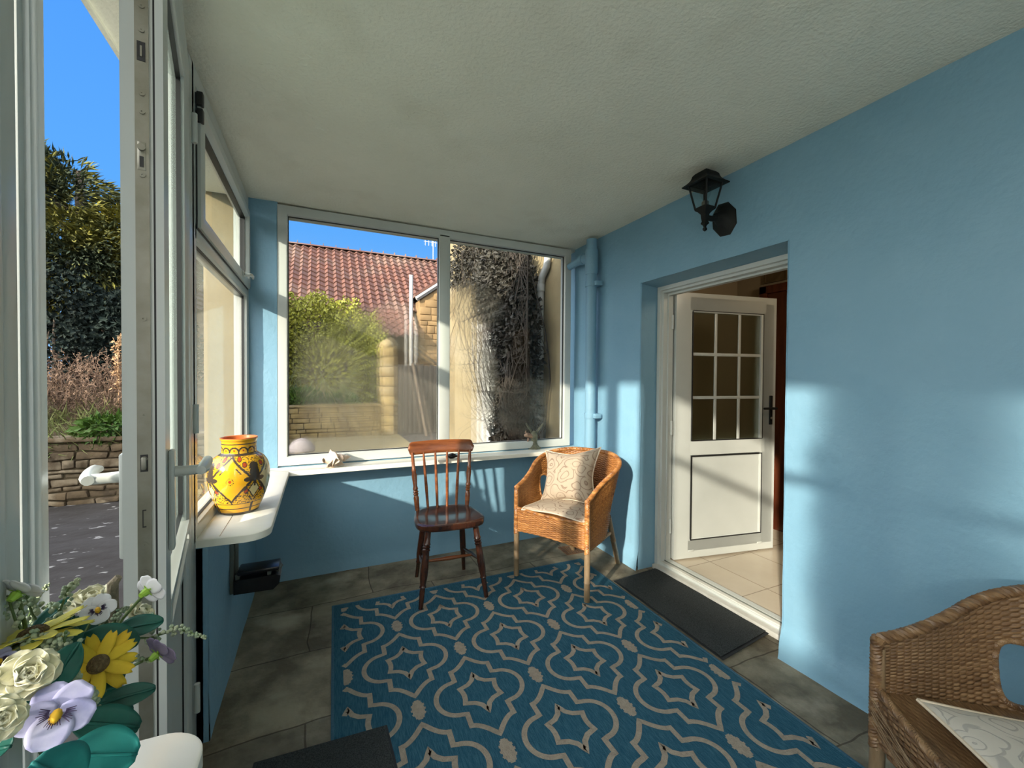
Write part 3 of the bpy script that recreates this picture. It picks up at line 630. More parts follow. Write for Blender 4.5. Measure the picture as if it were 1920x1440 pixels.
# ------------------------------------------------------------------ vase
def vase():
    cx, cy = at(449, 957, 2, SZ).xy
    t = thing('painted_vase', 'yellow painted pottery vase with brown arabesques on the side sill', 'vase', (cx, cy, SZ), rad(0))
    prof = [(.066, 0), (.074, .004), (.078, .014), (.084, .028), (.097, .060), (.109, .098), (.1165, .135), (.1185, .165), (.116, .195), (.107, .222), (.092, .243), (.076, .255), (.068, .262), (.066, .270), (.066, .300), (.067, .312), (.071, .320), (.071, .325)]
    # resample
    P = []
    for i in range(len(prof)-1):
        for k in range(12):
            u = k/12
            p0, p1, p2, p3 = prof[max(i-1, 0)], prof[i], prof[i+1], prof[min(i+2, len(prof)-1)]
            q = []
            for c in range(2):
                q.append(.5*((2*p1[c])+(-p0[c]+p2[c])*u+(2*p0[c]-5*p1[c]+4*p2[c]-p3[c])*u*u+(-p0[c]+3*p1[c]-3*p2[c]+p3[c])*u**3))
            P.append(tuple(q))
    P.append(prof[-1]); n = 288
    b = MB()
    def colour(a, z):
        """a: angle in turns from the facing side (0..1), z: height"""
        if z < .012: return 1
        if abs(z-.030) < .0022 or abs(z-.258) < .005 or abs(z-.0525) < .0018: return 1
        if z < .0525: return 1 if abs(((a*4+.5) % 1)-.5) < .035 else 0
        if z > .26:                                          # neck: row of scallops
            if z > .312: return 0
            u = ((a*12) % 1)-.5; c = .300-.035*(1-abs(u)*2)
            if abs(math.hypot(u*.040, z-.268)-.020) < .0035: return 1
            if z > .300: return 0 if z > .304 else 1
            if math.hypot(u*.04, z-.276) < .004: return 2
            return 0
        k = 4; u = ((a*k) % 1)-.5                            # four large lozenges round the body
        w = u*.185; h = z-.158
        dist = abs(w)/.085+abs(h)/.095
        # dark bow-like arabesque between the lozenges
        u2 = ((a*k+.5) % 1)-.5; w2 = u2*.185
        if abs(w2) < .012+.008*sin(h*60) and abs(h-.02) < .052: return 1
        if math.hypot(w2*.9, h-.055) < .017 or math.hypot(abs(w2)-.028, (h+.0)*1.6) < .015: return 1
        q = abs(w2)/.026+abs(h+.045)/.040
        if q < 1: return 3 if q < .80 else 1
        if q < 1.55 and q > 1.28 and sin(math.atan2(h+.045, w2)*9) > -.7: return 1
        if .93 < dist < 1.07: return 1
        if dist < .93:
            r = math.hypot(w, h+.004)
            pale = 3 if int(a*k+4) % 4 == 1 else 0
            if r < .006: return 2
            th = math.atan2(h+.004, w)
            if .011 < r < .0155 and sin(th*12) > .25: return 1
            for sx_ in (-1, 1):
                if abs((w*sx_-.030)-(h-.038)*-.8) < .0032 and abs(h-.037) < .012: return 1
            return pale
        # filled ground: red drops in fine scribble
        for (dx, dz) in ((.055, .062), (.060, -.050), (.035, .085)):
            rr = math.hypot((abs(w)-dx), (h-dz)*.85)
            if rr < .0075: return 2
            if rr < .0105: return 1
            if rr < .014: return 0
        if noise.noise((a*95, z*330, 1)) > .20: return 1
        return 0
    rings = [[b.v((r*cos(2*pi*k/n), r*sin(2*pi*k/n), z)) for k in range(n)] for r, z in P]
    for i in range(len(P)-1):
        for k in range(n):
            zz = (P[i][1]+P[i+1][1])/2
            b.f([rings[i][k], rings[i][(k+1) % n], rings[i+1][(k+1) % n], rings[i+1][k]], colour((((k+.5)/n)+.02) % 1, zz))
    b.f(rings[0][::-1], 1)
    o = b.build('body', [V_Y, V_D, V_R, V_C], t, angle=60)
    o.rotation_euler.z = rad(-136)
    m = MB(); m.lathe([(.0712, .3235), (.0715, .3265), (.069, .328), (.064, .325), (.061, .310), (.060, .27), (.075, .25), (.09, .22)], 64, cap=False); m.build('glazed_mouth', TERRA, t, recalc=False)
vase()

# ------------------------------------------------------------------ small ornaments on the back sill
t = thing('conch_shell', 'pale pinkish conch shell on the back sill', 'seashell', tuple(at(632, 874, 2, SZ)), rad(25))
SCL = 1.8
b = MB()
def conch(u, v):
    a = 2*pi*u; s_ = v
    r = .034*(1-s_)**.8*(1+.28*max(0, sin(a*1+s_*30))**3)+.0008 if s_ > .35 else .034*(.30+.70*smooth(0, .35, s_))*(1+.35*max(0, sin(a*3+s_*14))**4*smooth(.1, .35, s_))
    r *= 1+.10*sin(s_*46)*smooth(.35, .45, s_)
    return tuple(q*SCL for q in (-.05+.105*s_, r*cos(a)*1.05, .028+r*sin(a)*.85))
b.grid(conch, 40, 36, closed=True); b.build('whorl', SHELL, t, angle=70)
b = MB()
def lip(u, v): return tuple(q*SCL for q in (-.055+.07*v+.006*sin(9*v), -.018-.030*sin(pi*v)*u-.004*sin(v*20), .006+.035*u*sin(pi*min(1, v*1.1+.05))))
b.grid(lip, 10, 16); o = b.build('lip', SHELL, t, recalc=False)
so = o.modifiers.new('s', 'SOLIDIFY'); so.thickness = .003

t = thing('figurine', 'small mottled creature figurine with raised wings at the right end of the sill', 'figurine', tuple(at(1001, 841, 2, SZ)), rad(-20))
b = MB(); b.lathe([(.056, 0), (.054, .008), (.044, .018), (.034, .034), (.029, .055), (.028, .085), (.032, .11), (.026, .135), (.010, .15)], 18)
for k in range(5): b.tube([(.03*cos(k*1.26), .03*sin(k*1.26), .014), (.058*cos(k*1.26), .058*sin(k*1.26), .005)], [.012, .005], 8)
for v_ in b.bm.verts: v_.co += Vector((1, 1, .4))*.005*noise.noise(v_.co*60)
b.build('body', FIGURE, t)
for s_ in (-1, 1):
    b = MB()
    b.grid(lambda u, v: (s_*(.012+.060*v)+.010*sin(u*pi), .012*(u-.5), .125+.085*v+.030*(u-.5)*(1-v*.8)), 5, 8)
    o = b.build('wing', FIGURE, t, recalc=False); m = o.modifiers.new('s', 'SOLIDIFY'); m.thickness = .007; m.offset = 0
b = MB(); b.tube([(-.012, -.01, .10), (-.04, -.014, .112), (-.062, -.016, .118), (-.085, -.017, .112)], [.016, .020, .022, .010], 10); b.tube([(-.075, -.017, .135), (-.07, -.017, .155)], [.007, .003], 6)
b.tube([(-.05, -.03, .09), (-.06, -.035, .06)], [.010, .006], 6)
b.build('snout', FIGPINK, t)
t = thing('ornament', 'small black crouching ornament on the sill behind the wooden chair', 'ornament', tuple(at(847, 860, 2, SZ)), 0)
b = MB(); b.grid(lambda u, v: (.036*cos(2*pi*u)*sin(pi*v), .026*sin(2*pi*u)*sin(pi*v), .020+.020*cos(pi*(1-v))), 16, 8, closed=True); b.build('body', TOEBLACK, t)
for s_ in (-1, 1):
    b = MB(); b.tube([(s_*.02, -.01, .018), (s_*.044, -.018, .020), (s_*.036, -.03, .004)], [.010, .008, .006], 8); b.build('leg', TOEBLACK, t)
b = MB(); b.lathe([(.001, .026), (.012, .030), (.014, .038), (.008, .046), (.001, .048)], 12, Matrix.Translation((0, -.014, -.004))); b.build('head', TOEBLACK, t)

# ------------------------------------------------------------------ black fitting on a grey upright below the side sill
t = thing('wall_fitting', 'black plastic fitting on a grey upright below the side sill', 'wall fitting', (XL+.036, 2.28, .36))
b = MB(); b.box(.0, .016, -.035, .035, -.005, .38, bev=.003); b.box(.016, .030, -.012, .012, .0, .38, bev=.003); b.build('upright', GREYMETAL, t)
b = MB()
b.prism([(.018, .0), (.175, -.005), (.20, .02), (.205, .055), (.185, .063), (.02, .063)], -.055, .055, fn=lambda x, z, y: (x, y, z)); b.build('housing', TOEBLACK, t, smooth=False)
b = MB(); b.box(.03, .20, -.050, .050, .078, .098, bev=.007); b.build('top_bar', TOEBLACK, t)
b = MB(); b.box(.025, .04, -.045, .045, .06, .085); b.build('bracket', GREYMETAL, t)
b = MB(); b.box(.15, .165, -.045, .045, .06, .085); b.build('bracket', GREYMETAL, t)
b = MB(); b.tube([(.19, -.03, .07), (.205, 0, .08), (.19, .03, .09)], .008, 8); b.build('cable', GREYMETAL, t)

# ------------------------------------------------------------------ rug, mats, drain
def rug():
    W, Lg = 1.705, 2.45; th = rad(-1.55)
    o2 = at(622, 1138, 2, 0)
    t = thing('area_rug', 'teal blue rug with beige lattice pattern in the middle of the floor', 'rug', (o2.x, o2.y, 0), th)
    b = MB(); b.box(0, W, -Lg, 0, .001, .006)
    # local u across, v along; beige pattern is woven in as ribbons just at the pile surface
    m = .050
    def ribbon(pts, w, closed=False):
        P = [Vector((p[0], p[1], 0)) for p in pts]; N = len(P)
        D = []
        for i in range(N):
            a = P[i-1] if (closed or i > 0) else P[i]; c = P[(i+1) % N] if (closed or i < N-1) else P[i]
            d = (P[i]-a); e_ = (c-P[i])
            n1 = Vector((-d.y, d.x, 0)).normalized() if d.length > 1e-7 else None; n2 = Vector((-e_.y, e_.x, 0)).normalized() if e_.length > 1e-7 else None
            n = (n1 or n2)+(n2 or n1); n.normalize(); k = 1/max(.55, n.dot(n1 or n2)); D.append(n*w/2*k)
        for i in range(N if closed else N-1):
            j = (i+1) % N
            q = [P[i]+D[i], P[j]+D[j], P[j]-D[j], P[i]-D[i]]
            c = sum(q, Vector())/4
            if m < c.x < W-m and -Lg+m < c.y < -m: b.f([b.v((p.x, p.y, .0066)) for p in q], 1)
    def dense(pts, closed=True, step=.006):
        out = []
        n = len(pts)
        for i in range(n if closed else n-1):
            a, c = Vector(pts[i]), Vector(pts[(i+1) % n]); k = max(1, int((c-a).length/step))
            out += [tuple(a.lerp(c, j/k)) for j in range(k)]
        return out
    # outer ogee-and-lobe outline, one quadrant (u>0, v>0) from the top point round to the side lobe
    Q = [(0, .230)] + [(.088*s_, .158+.076*(1-s_)**1.7) for s_ in [k/8 for k in range(1, 9)]]
    Q += [(.087, .097)]
    Q += [(.100+.088*math.sin(a), .092*math.cos(a)) for a in [rad(4+86*k/16) for k in range(17)]]
    def full(q):
        r = list(q); r += [(u, -v) for u, v in q[::-1][1:]]; r += [(-u, -v) for u, v in q[1:]]; r += [(-u, v) for u, v in q[::-1][1:-1]]
        return r
    I = [(0, .104)] + [(.018+.036*s_, .086-.020*s_**.6) for s_ in (0, .33, .66, 1)] + [(.064, .066), (.064, .052), (.060, .040), (.068, .016), (.074, 0)]
    I = [(0, .106), (.018, .083), (.040, .072), (.072, .070), (.064, .045), (.070, .020), (.076, 0)]
    I = [(0, .108), (.016, .074), (.040, .054), (.078, .042), (.072, .020), (.070, 0)]
    OUT, INN = full(Q), full(I)
    du, dv = .263, .309
    for i in range(-1, 8):
        for j in range(-1, 10):
            if (i+j) % 2 == 0: continue
            cu, cv = .062+i*du, -.04-j*dv
            ribbon([(cu+u, cv+v) for u, v in dense(OUT)], .021, True)
            ribbon([(cu+u, cv+v) for u, v in dense(INN)], .021, True)
        for j in range(-1, 10):
            if (i+j) % 2: continue
            cu, cv = .062+i*du, -.04-j*dv
            # leaf-like knot between the points of two outlines
            K = 18; H = .052
            for k in range(K):
                v0, v1 = cv-H+2*H*k/K, cv-H+2*H*(k+1)/K
                wv = .027*(1-((k+.5)/K*2-1)**2)**.5*(1+.14*sin(k*pi/2+.6))
                if m < cu-wv and cu+wv < W-m and -Lg+m < v0 and v1 < -m: b.f([b.v(p) for p in ((cu-wv, v0, .0066), (cu+wv, v0, .0066), (cu+wv, v1, .0066), (cu-wv, v1, .0066))], 1)
                elif cu-wv < W-m and cu+wv > m and -Lg+m < v0 and v1 < -m:
                    x0, x1 = max(m, cu-wv), min(W-m, cu+wv); b.f([b.v(p) for p in ((x0, v0, .0066), (x1, v0, .0066), (x1, v1, .0066), (x0, v1, .0066))], 1)
    b.build('pile', [RUGBLUE, RUGCREAM], t, smooth=False, recalc=False)
    k = MB()
    for u0, u1, v0, v1 in ((0, .012, -Lg, 0), (W-.012, W, -Lg, 0), (.012, W-.012, -.012, 0), (.012, W-.012, -Lg, -Lg+.012)): k.box(u0, u1, v0, v1, .001, .0068, bev=.001)
    k.build('bound_edge', mat('rug_binding', (.022, .085, .135), .95, (.05, .13, .19), 60, stretch=(1, 8, 1)), t)
rug()
def doormat(name, label, corners, lip=.03):
    c = [Vector(p) for p in corners]; ctr = sum(c, Vector())/4
    t = thing(name, label, 'doormat', (ctr.x, ctr.y, 0))
    def P(u, v, z, e=0):
        u = lerp(e, 1-e, u); v = lerp(e, 1-e, v)
        p = c[0].lerp(c[1], u).lerp(c[3].lerp(c[2], u), v)-ctr; return (p.x, p.y, z)
    b = MB()
    b.grid(lambda u, v: P(u, v, .0125+.002*noise.noise((u*9, v*9, 3))+.006*max(0, noise.noise((u*2+7, v*2, 5)))), 60, 40)
    b.grid(lambda u, v: P(u, v, .0072), 1, 1)
    for v_ in b.bm.verts: pass
    g = b.build('pile', MATBLACK, t, recalc=False)
    b = MB(); q = [P(u, v, .0075, -.02) for u, v in ((0, 0), (1, 0), (1, 1), (0, 1))]; lo = [b.v((x, y, .0068)) for x, y, z in q]; hi = [b.v((x, y, .0085)) for x, y, z in q]
    b.f(hi); b.f(lo[::-1])
    for k in range(4): b.f([lo[k], lo[(k+1) % 4], hi[(k+1) % 4], hi[k]])
    b.build('rubber_border', MATEDGE, t, smooth=False)
    return t
doormat('doormat', 'worn charcoal doormat lying at the inner door threshold', [at(1352, 1236, 2, 0), at(1444, 1183, 2, 0), at(1245, 1065, 2, 0), at(1155, 1093, 2, 0)])
doormat('doormat', 'black doormat in the foreground by the porch door', [Vector((-.24, 1.24, 0)), Vector((.24, 1.24, 0)), at(722, 1367, 2, 0), at(480, 1437, 2, 0)])
t = thing('drain_cover', 'rusty slotted drain cover on the floor behind the wicker armchair', 'drain cover', (1.80, 2.77, 0), rad(-4))
b = MB(); b.frame(-.085, .085, -.075, .075, [(0, 0), (0, .006), (.012, .006), (.012, 0)], lambda u, v, d: (u, v, d)); b.build('frame', mat('rusty_iron', (.16, .085, .04), .85, (.09, .05, .03), 30, bump=.5, bscale=120), t)
b = MB()
for k in range(8): b.box(-.070+k*.0185, -.061+k*.0185, -.064, .064, .001, .0045)
b.box(-.073, .073, -.004, .004, .001, .005); b.build('bars', bpy.data.materials['rusty_iron'], t)

# ------------------------------------------------------------------ wall lantern
def lantern():
    yl = 1.635; zb = 2.235
    t = thing('wall_lantern', 'black wall lantern with clear panes above the inner doorway', 'wall lantern', (XR, yl, zb))
    b = MB(); R_ = Matrix.Rotation(-pi/2, 4, 'Y')
    b.lathe([(.092, 0), (.092, .006), (.084, .014), (.070, .020), (.052, .030), (.030, .060), (.022, .075)], 8, Matrix.Translation((.004, 0, 0)) @ R_ @ Matrix.Rotation(pi/8, 4, 'Z') @ Matrix.Diagonal((1.12, .86, 1, 1)))
    b.build('wall_plate', BLACKMETAL, t, angle=25)
    cx = -.150
    b = MB(); b.tube([(-.06, 0, 0), (-.10, 0, -.012), (cx, 0, -.012)], [.020, .015, .014], 10); b.build('arm', BLACKMETAL, t)
    b = MB(); b.lathe([(.002, -.088), (.010, -.082), (.012, -.074), (.007, -.066), (.009, -.058), (.022, -.046), (.016, -.034), (.020, -.015), (.022, .004), (.036, .018), (.050, .026), (.056, .036), (.052, .040)], 4, Matrix.Translation((cx, 0, 0)) @ Matrix.Rotation(pi/4, 4, 'Z'))
    b.build('finial_base', BLACKMETAL, t, angle=30)
    z0, z1, r0, r1 = .038, .170, .050, .084
    b = MB(); p_ = MB()
    for k in range(4):
        a0, a1 = pi/4+k*pi/2, pi/4+(k+1)*pi/2
        q0, q1 = Vector((cx+r0*cos(a0), r0*sin(a0), z0)), Vector((cx+r1*cos(a0), r1*sin(a0), z1))
        q2, q3 = Vector((cx+r0*cos(a1), r0*sin(a1), z0)), Vector((cx+r1*cos(a1), r1*sin(a1), z1))
        b.tube([q0, q1], .0055, 6); b.tube([q1, q3], .005, 6)
        p_.f([p_.v(q) for q in (q0, q2, q3, q1)])
    fr_ = b.build('cage_bars', BLACKMETAL, t); p_.build('panes', LAMPGLASS, fr_, smooth=False, recalc=False)
    b = MB(); b.lathe([(.118, .158), (.119, .163), (.096, .176), (.078, .190), (.072, .198), (.066, .214), (.052, .226), (.032, .234), (.002, .237)], 4, Matrix.Translation((cx, 0, 0)) @ Matrix.Rotation(pi/4, 4, 'Z'), cap=False)
    b.lathe([(.118, .158), (.080, .164), (.078, .170)], 4, Matrix.Translation((cx, 0, 0)) @ Matrix.Rotation(pi/4, 4, 'Z'), cap=False); b.build('roof', BLACKMETAL, t, angle=25, recalc=False)
    b = MB(); b.lathe([(.016, .04), (.018, .052), (.018, .070), (.014, .074)], 14, Matrix.Translation((cx, 0, 0))); hb_ = b.build('bulb_holder', GLASSBULB, t)
    b = MB(); b.lathe([(.012, .074), (.016, .085), (.026, .105), (.029, .122), (.024, .140), (.010, .150), (.001, .151)], 18, Matrix.Translation((cx, 0, 0)), cap=False); b.build('bulb', LAMPGLASS, hb_, recalc=False)
lantern()

# ------------------------------------------------------------------ painted downpipe in the corner
t = thing('downpipe', 'blue painted downpipe with side branch in the far right corner', 'pipe', (XR-.068, 2.79, 0))
b = MB(); px_ = 0
b.tube([(0, 0, z) for z in (.0, .6, 1.2, 1.8, 2.455)], .042, 20)
b.tube([(0, 0, z) for z in (2.18, 2.20, 2.36, 2.38)], [.046, .051, .051, .046], 20); b.tube([(0, 0, z) for z in (.70, .71, .76, .77)], [.044, .049, .049, .044], 20)
b.build('pipe', BLUE, t)
b = MB(); b.tube([(0, 0, 2.28), (0, .06, 2.315), (0, .13, 2.33), (0, .20, 2.325), (-.01, .31, 2.31)], [.044, .042, .036, .030, .028], 16)
b.tube([(0, .10, 2.326), (0, .14, 2.331)], .044, 16); b.build('branch', BLUE, t)
for z in (2.10, 1.05, .25):
    b = MB(); b.tube([(0, 0, z-.02), (0, 0, z+.02)], .048, 20); b.box(-.005, .058, -.075, .075, z-.018, z+.018, bev=.004); b.lathe([(.009, 0), (.008, .008)], 8, Matrix.Translation((0, -.06, z)) @ Matrix.Rotation(-pi/2, 4, 'Y'))
    b.build('bracket', BLUE, t)

# ------------------------------------------------------------------ wooden chair
def wooden_chair():
    t = thing('wooden_chair', 'dark brown spindle-back wooden chair standing half on the rug', 'chair', (.742, 2.60, .0068), rad(-4))
    # seat: saddled board, wider at the front
    def outline(a):                                          # a: 0..1 around
        c, s_ = cos(2*pi*a), sin(2*pi*a)
        n_ = 4.6; r = (abs(c)**n_+abs(s_)**n_)**(-1/n_)
        x, y = c*r*.207, s_*r*.198
        x *= 1-.10*smooth(-.1, .2, y)-.0*y
        if y > .12: x *= 1-.16*smooth(.12, .2, y)
        x *= 1.04 if y < 0 else 1.04-.04*min(1, y/.1)
        y -= .014*(1-(x/.2)**2)*(1 if y < 0 else -.3)
        return x, y
    b = MB()
    def top(u, v):
        x, y = outline(u); x *= v; y *= v
        z = .470-.012*math.exp(-((x-.07)**2+(y-.03)**2)/.012)-.012*math.exp(-((x+.07)**2+(y-.03)**2)/.012)
        if v > .97: z -= .006
        return (x, y, z)
    n = 64
    rings = [[b.v(top(k/n, r)) for k in range(n)] for r in (.02, .2, .4, .6, .75, .88, .96, 1.0)]
    lo = [[b.v((outline(k/n)[0]*s_, outline(k/n)[1]*s_, z)) for k in range(n)] for s_, z in ((1.0, .446), (.985, .434), (.93, .428), (.02, .428))]
    rings += lo
    for i in range(len(rings)-1):
        for k in range(n): b.f([rings[i][k], rings[i][(k+1) % n], rings[i+1][(k+1) % n], rings[i+1][k]])
    b.f(rings[0]); b.f(rings[-1])
    b.build('seat', WOOD, t, angle=50)
    LEG = [(0, .019), (.05, .018), (.16, .019), (.19, .023), (.205, .017), (.22, .024), (.245, .018), (.26, .024), (.28, .019), (.34, .020), (.5, .024), (.62, .022), (.70, .017), (.73, .021), (.745, .015), (.78, .0165), (.9, .015), (1, .0135)]
    REAR = [(0, .019), (.1, .018), (.4, .021), (.62, .021), (.72, .016), (.75, .019), (.77, .014), (1, .0125)]
    def turned(p0, p1, prof, nm, mt, par, n_=12):
        p0, p1 = Vector(p0), Vector(p1); b = MB(); pts = []; rr = []
        for a, r in prof: pts.append(p0.lerp(p1, a)); rr.append(r)
        b.tube(pts, rr, n_); return b.build(nm, mt, par)
    L_ = {}
    for sx_ in (-1, 1):
        for f_, yt, yb, pr in ((1, -.145, -.212, LEG), (0, .13, .212, REAR)):
            top_ = (sx_*(.145 if f_ else .125), yt, .432); bot = (sx_*(.199 if f_ else .163), yb, 0 if f_ else -.0066)
            turned(top_, bot, pr, 'leg', WOOD, t); L_[(sx_, f_)] = (Vector(top_), Vector(bot))
    SP = [(0, .008), (.25, .010), (.5, .014), (.75, .010), (1, .008)]
    mids = []
    for sx_ in (-1, 1):
        a = L_[(sx_, 1)][0].lerp(L_[(sx_, 1)][1], .50); c = L_[(sx_, 0)][0].lerp(L_[(sx_, 0)][1], .62)
        turned(a, c, SP, 'stretcher', WOOD, t); mids.append(a.lerp(c, .42))
    turned(mids[0], mids[1], SP, 'stretcher', WOODRED, t)
    # back: two turned posts, four spindles, curved crest
    def crest(x): return (.292+.0-.030*(1-(x/.235)**2)*-1, )
    zc = .840
    POST = [(0, .014), (.08, .016), (.22, .018), (.26, .013), (.28, .019), (.30, .013), (.32, .019), (.345, .013), (.37, .018), (.42, .013), (.60, .018), (.66, .013), (.69, .016), (.72, .011), (.88, .011), (1, .009)]
    def ctop(x): return .190+.028*(1-(x/.23)**2)
    for sx_ in (-1, 1): turned((sx_*.168, .150, .462), (sx_*.198, ctop(.198)-.01, zc), POST, 'back_post', WOODRED, t)
    for x0, x1 in ((-.096, -.122), (-.033, -.041), (.033, .041), (.096, .122)):
        turned((x0, .165, .462), (x1, ctop(x1)-.008, zc), [(0, .0085), (.1, .009), (.4, .0105), (.8, .0085), (1, .007)], 'spindle', WOODRED, t, 10)
    b = MB()
    def cr_(u, v):
        x = lerp(-.226, .226, u); e_ = abs(u*2-1)
        hh = .041*(1-.0*e_)*max(0.0, 1-max(0, (e_-.86)/.14)**2.2)**.5+.002
        a = 2*pi*v; z = zc+.028+hh*(abs(sin(a))**.7)*(1 if sin(a) > 0 else -1)+.006*(1-e_*e_)-.004
        return (x, ctop(x)+.012*cos(a)*(1-.3*e_)+.010*sin(a), z)
    NU = 40; g = []
    for i in range(NU+1): g.append([b.v(cr_(i/NU, j/16)) for j in range(16)])
    for i in range(NU):
        for j in range(16): b.f([g[i][j], g[i][(j+1) % 16], g[i+1][(j+1) % 16], g[i+1][j]])
    b.f(g[0]); b.f(g[-1]); b.build('crest_rail', WOODRED, t, angle=50)
wooden_chair()

# ------------------------------------------------------------------ wicker armchairs
def wicker_chair(cane, loc, rz, label, group):
    t = thing('wicker_armchair', label, 'armchair', loc, rz, group)
    HWX, YF, RB = .268, -.25, .255
    # plan: straight arms, then half ellipse; arc-length parameter
    pl = [(-HWX, lerp(YF, -.02, k/14)) for k in range(15)]+[(-HWX*cos(a), -.02+(RB+.02)*sin(a)) for a in [pi*k/40 for k in range(1, 40)]]+[(HWX, lerp(-.02, YF, k/14)) for k in range(15)]
    ds = [0]
    for p, q in zip(pl, pl[1:]): ds.append(ds[-1]+math.dist(p, q))
    TL = ds[-1]
    def plan(s_):
        d = s_*TL; i = 0
        while i < len(ds)-2 and ds[i+1] < d: i += 1
        u = (d-ds[i])/max(1e-9, ds[i+1]-ds[i]); return lerp(pl[i][0], pl[i+1][0], u), lerp(pl[i][1], pl[i+1][1], u)
    def ztop(s_):
        e_ = 1-abs(2*s_-1); return .600+.202*sin(min(1, e_/.86)*pi/2)**1.25
    def zbot(s_): return .30+.0*s_
    def shell(s_, z):
        x, y = plan(s_); e_ = 1-abs(2*s_-1); r = max(0, (z-.45))/.35; q = smooth(.12, .6, e_)
        o_ = (.075*r*q); n = Vector((x, max(y+.02, 0)*.9+1e-6*y, 0))
        n = n.normalized() if n.length > 1e-6 else Vector((0, 0, 0))
        return Vector((x, y, z))+n*o_-n*(.02*smooth(.42, .30, z)*q), n
    ROWS, STK = 66, 76
    def hole(s_, z):                                         # arched opening each side, below the back panel
        e_ = 1-abs(2*s_-1)
        return ((abs(e_-.50)/.068)**3+(abs(z-.545)/.082)**3) < 1
    b = MB(); nu, nv = STK*4, ROWS*2
    def wv(u, v):
        zt, zb = ztop(u), zbot(u); z = lerp(zb, zt, v); p, n = shell(u, z)
        k = v*ROWS; wob = .15*noise.noise((u*30, v*60, 0))
        a = sin(pi*(k+wob))**2
        par = 1 if int(k) % 2 else -1
        d = .0030*a+.0042*par*cos(u*STK*pi)*a
        return p+n*d
    b.grid(wv, nu, nv, uvs=(1, 1), skip=lambda u, v: hole(u, lerp(zbot(u), ztop(u), v)))
    o = b.build('woven_shell', cane, t, angle=180, recalc=False); md = o.modifiers.new('s', 'SOLIDIFY'); md.thickness = .007; md.offset = 0
    # front skirt
    b = MB()
    def sk(u, v):
        x = lerp(-HWX, HWX, u); z = lerp(.305+.022*sin(pi*u), .462-.0*u, v); bow = -.022*sin(pi*u)
        k = v*21; a = sin(pi*k)**2; par = 1 if int(k) % 2 else -1
        return (x, YF+bow-.003*a-.0042*par*cos(u*22*pi)*a, z)
    b.grid(sk, 88, 84, uvs=(.33, .4)); o = b.build('front_skirt', cane, t, angle=180, recalc=False); md = o.modifiers.new('s', 'SOLIDIFY'); md.thickness = .007; md.offset = 0
    # seat
    b = MB()
    def st(u, v):
        y = lerp(YF-.018*sin(pi*u)*0-.015, RB-.015, v); hw = HWX if y < -.02 else HWX*math.sqrt(max(0.0, 1-((y+.02)/(RB+.02))**2))
        x = lerp(-hw, hw, u); k = v*60; a = sin(pi*k)**2; par = 1 if int(k) % 2 else -1
        return (x, y, .452+.0015*a*par*cos(u*40*pi)+.0015*a-.010*sin(pi*u)*sin(pi*v))
    b.grid(st, 80, 120, uvs=(.5, .8)); o = b.build('seat', cane, t, angle=180, recalc=False); md = o.modifiers.new('s', 'SOLIDIFY'); md.thickness = .008; md.offset = -1
    def braid(pts, R, r, turns, nm):
        pts = [Vector(p) for p in pts]; b = MB(); N = max(8, int(turns*8)); L_ = [0]
        for p, q in zip(pts, pts[1:]): L_.append(L_[-1]+(q-p).length)
        for ph in (0, 2*pi/3, 4*pi/3):
            path = []
            for i in range(N+1):
                d = L_[-1]*i/N; k = 0
                while k < len(L_)-2 and L_[k+1] < d: k += 1
                u = (d-L_[k])/max(1e-9, L_[k+1]-L_[k]); p = pts[k].lerp(pts[k+1], u); T_ = (pts[k+1]-pts[k]).normalized()
                A = T_.cross(Vector((0, 0, 1)) if abs(T_.z) < .8 else Vector((1, 0, 0))).normalized(); B = T_.cross(A); a = 2*pi*turns*i/N+ph
                path.append(p+A*cos(a)*R+B*sin(a)*R)
            b.tube(path, r, 6)
        for f in b.bm.faces:
            for lp in f.loops: lp[b.uv].uv = (lp.vert.co.x*2+lp.vert.co.y, lp.vert.co.z*.3+lp.vert.co.y*.05)
        return b.build(nm, cane, t, recalc=False)
    braid([shell(s_, ztop(s_)+.004)[0] for s_ in [k/60 for k in range(61)]], .0075, .0085, 48, 'rim_braid')
    for sx_ in (-1, 1): braid([(sx_*HWX, YF-.006, z) for z in (.29, .40, .50, .605)], .008, .009, 11, 'arm_post_braid')
    for c_ in (.25, .75):
        pts = []
        for k in range(49):
            a = 2*pi*k/48; cc, ss = cos(a), sin(a); rr = (abs(cc)**3+abs(ss)**3)**(-1/3)
            e_ = .068*cc*rr/2; pts.append(shell(c_+e_, .545+.082*ss*rr)[0])
        braid(pts, .004, .005, 40, 'opening_binding')
    braid([(lerp(-HWX, HWX, u), YF-.022*sin(pi*u)-.004, .464) for u in [k/16 for k in range(17)]], .005, .006, 26, 'seat_edge_braid')
    for sx_ in (-1, 1):
        b = MB(); b.tube([(sx_*HWX, YF, z) for z in (0, .05, .11, .115, .12, .22, .29, .58)], [.0175, .018, .018, .020, .018, .0185, .018, .014], 14); b.build('leg', BAMBOO, t)
        b = MB(); p0, p1 = Vector((sx_*.215, .15, .40)), Vector((sx_*.185, .375, -.006 if rz > -1.5 else 0)); b.tube([p0.lerp(p1, k) for k in (0, .3, .48, .49, .5, .8, 1)], [.017, .018, .018, .0205, .018, .018, .017], 14); b.build('leg', BAMBOO, t)
    b = MB(); b.tube([(-.25, .10, .30), (0, .17, .30), (.25, .10, .30)], .011, 8); b.tube([(-HWX, YF, .30), (-.25, .10, .31)], .010, 8); b.tube([(HWX, YF, .30), (.25, .10, .31)], .010, 8); b.build('under_frame', BAMBOO, t)
    return t
wa = wicker_chair(CANE, (1.558, 2.43, .0068), rad(-63), 'honey-coloured wicker armchair with cushions in the far right corner', 'wicker armchairs')
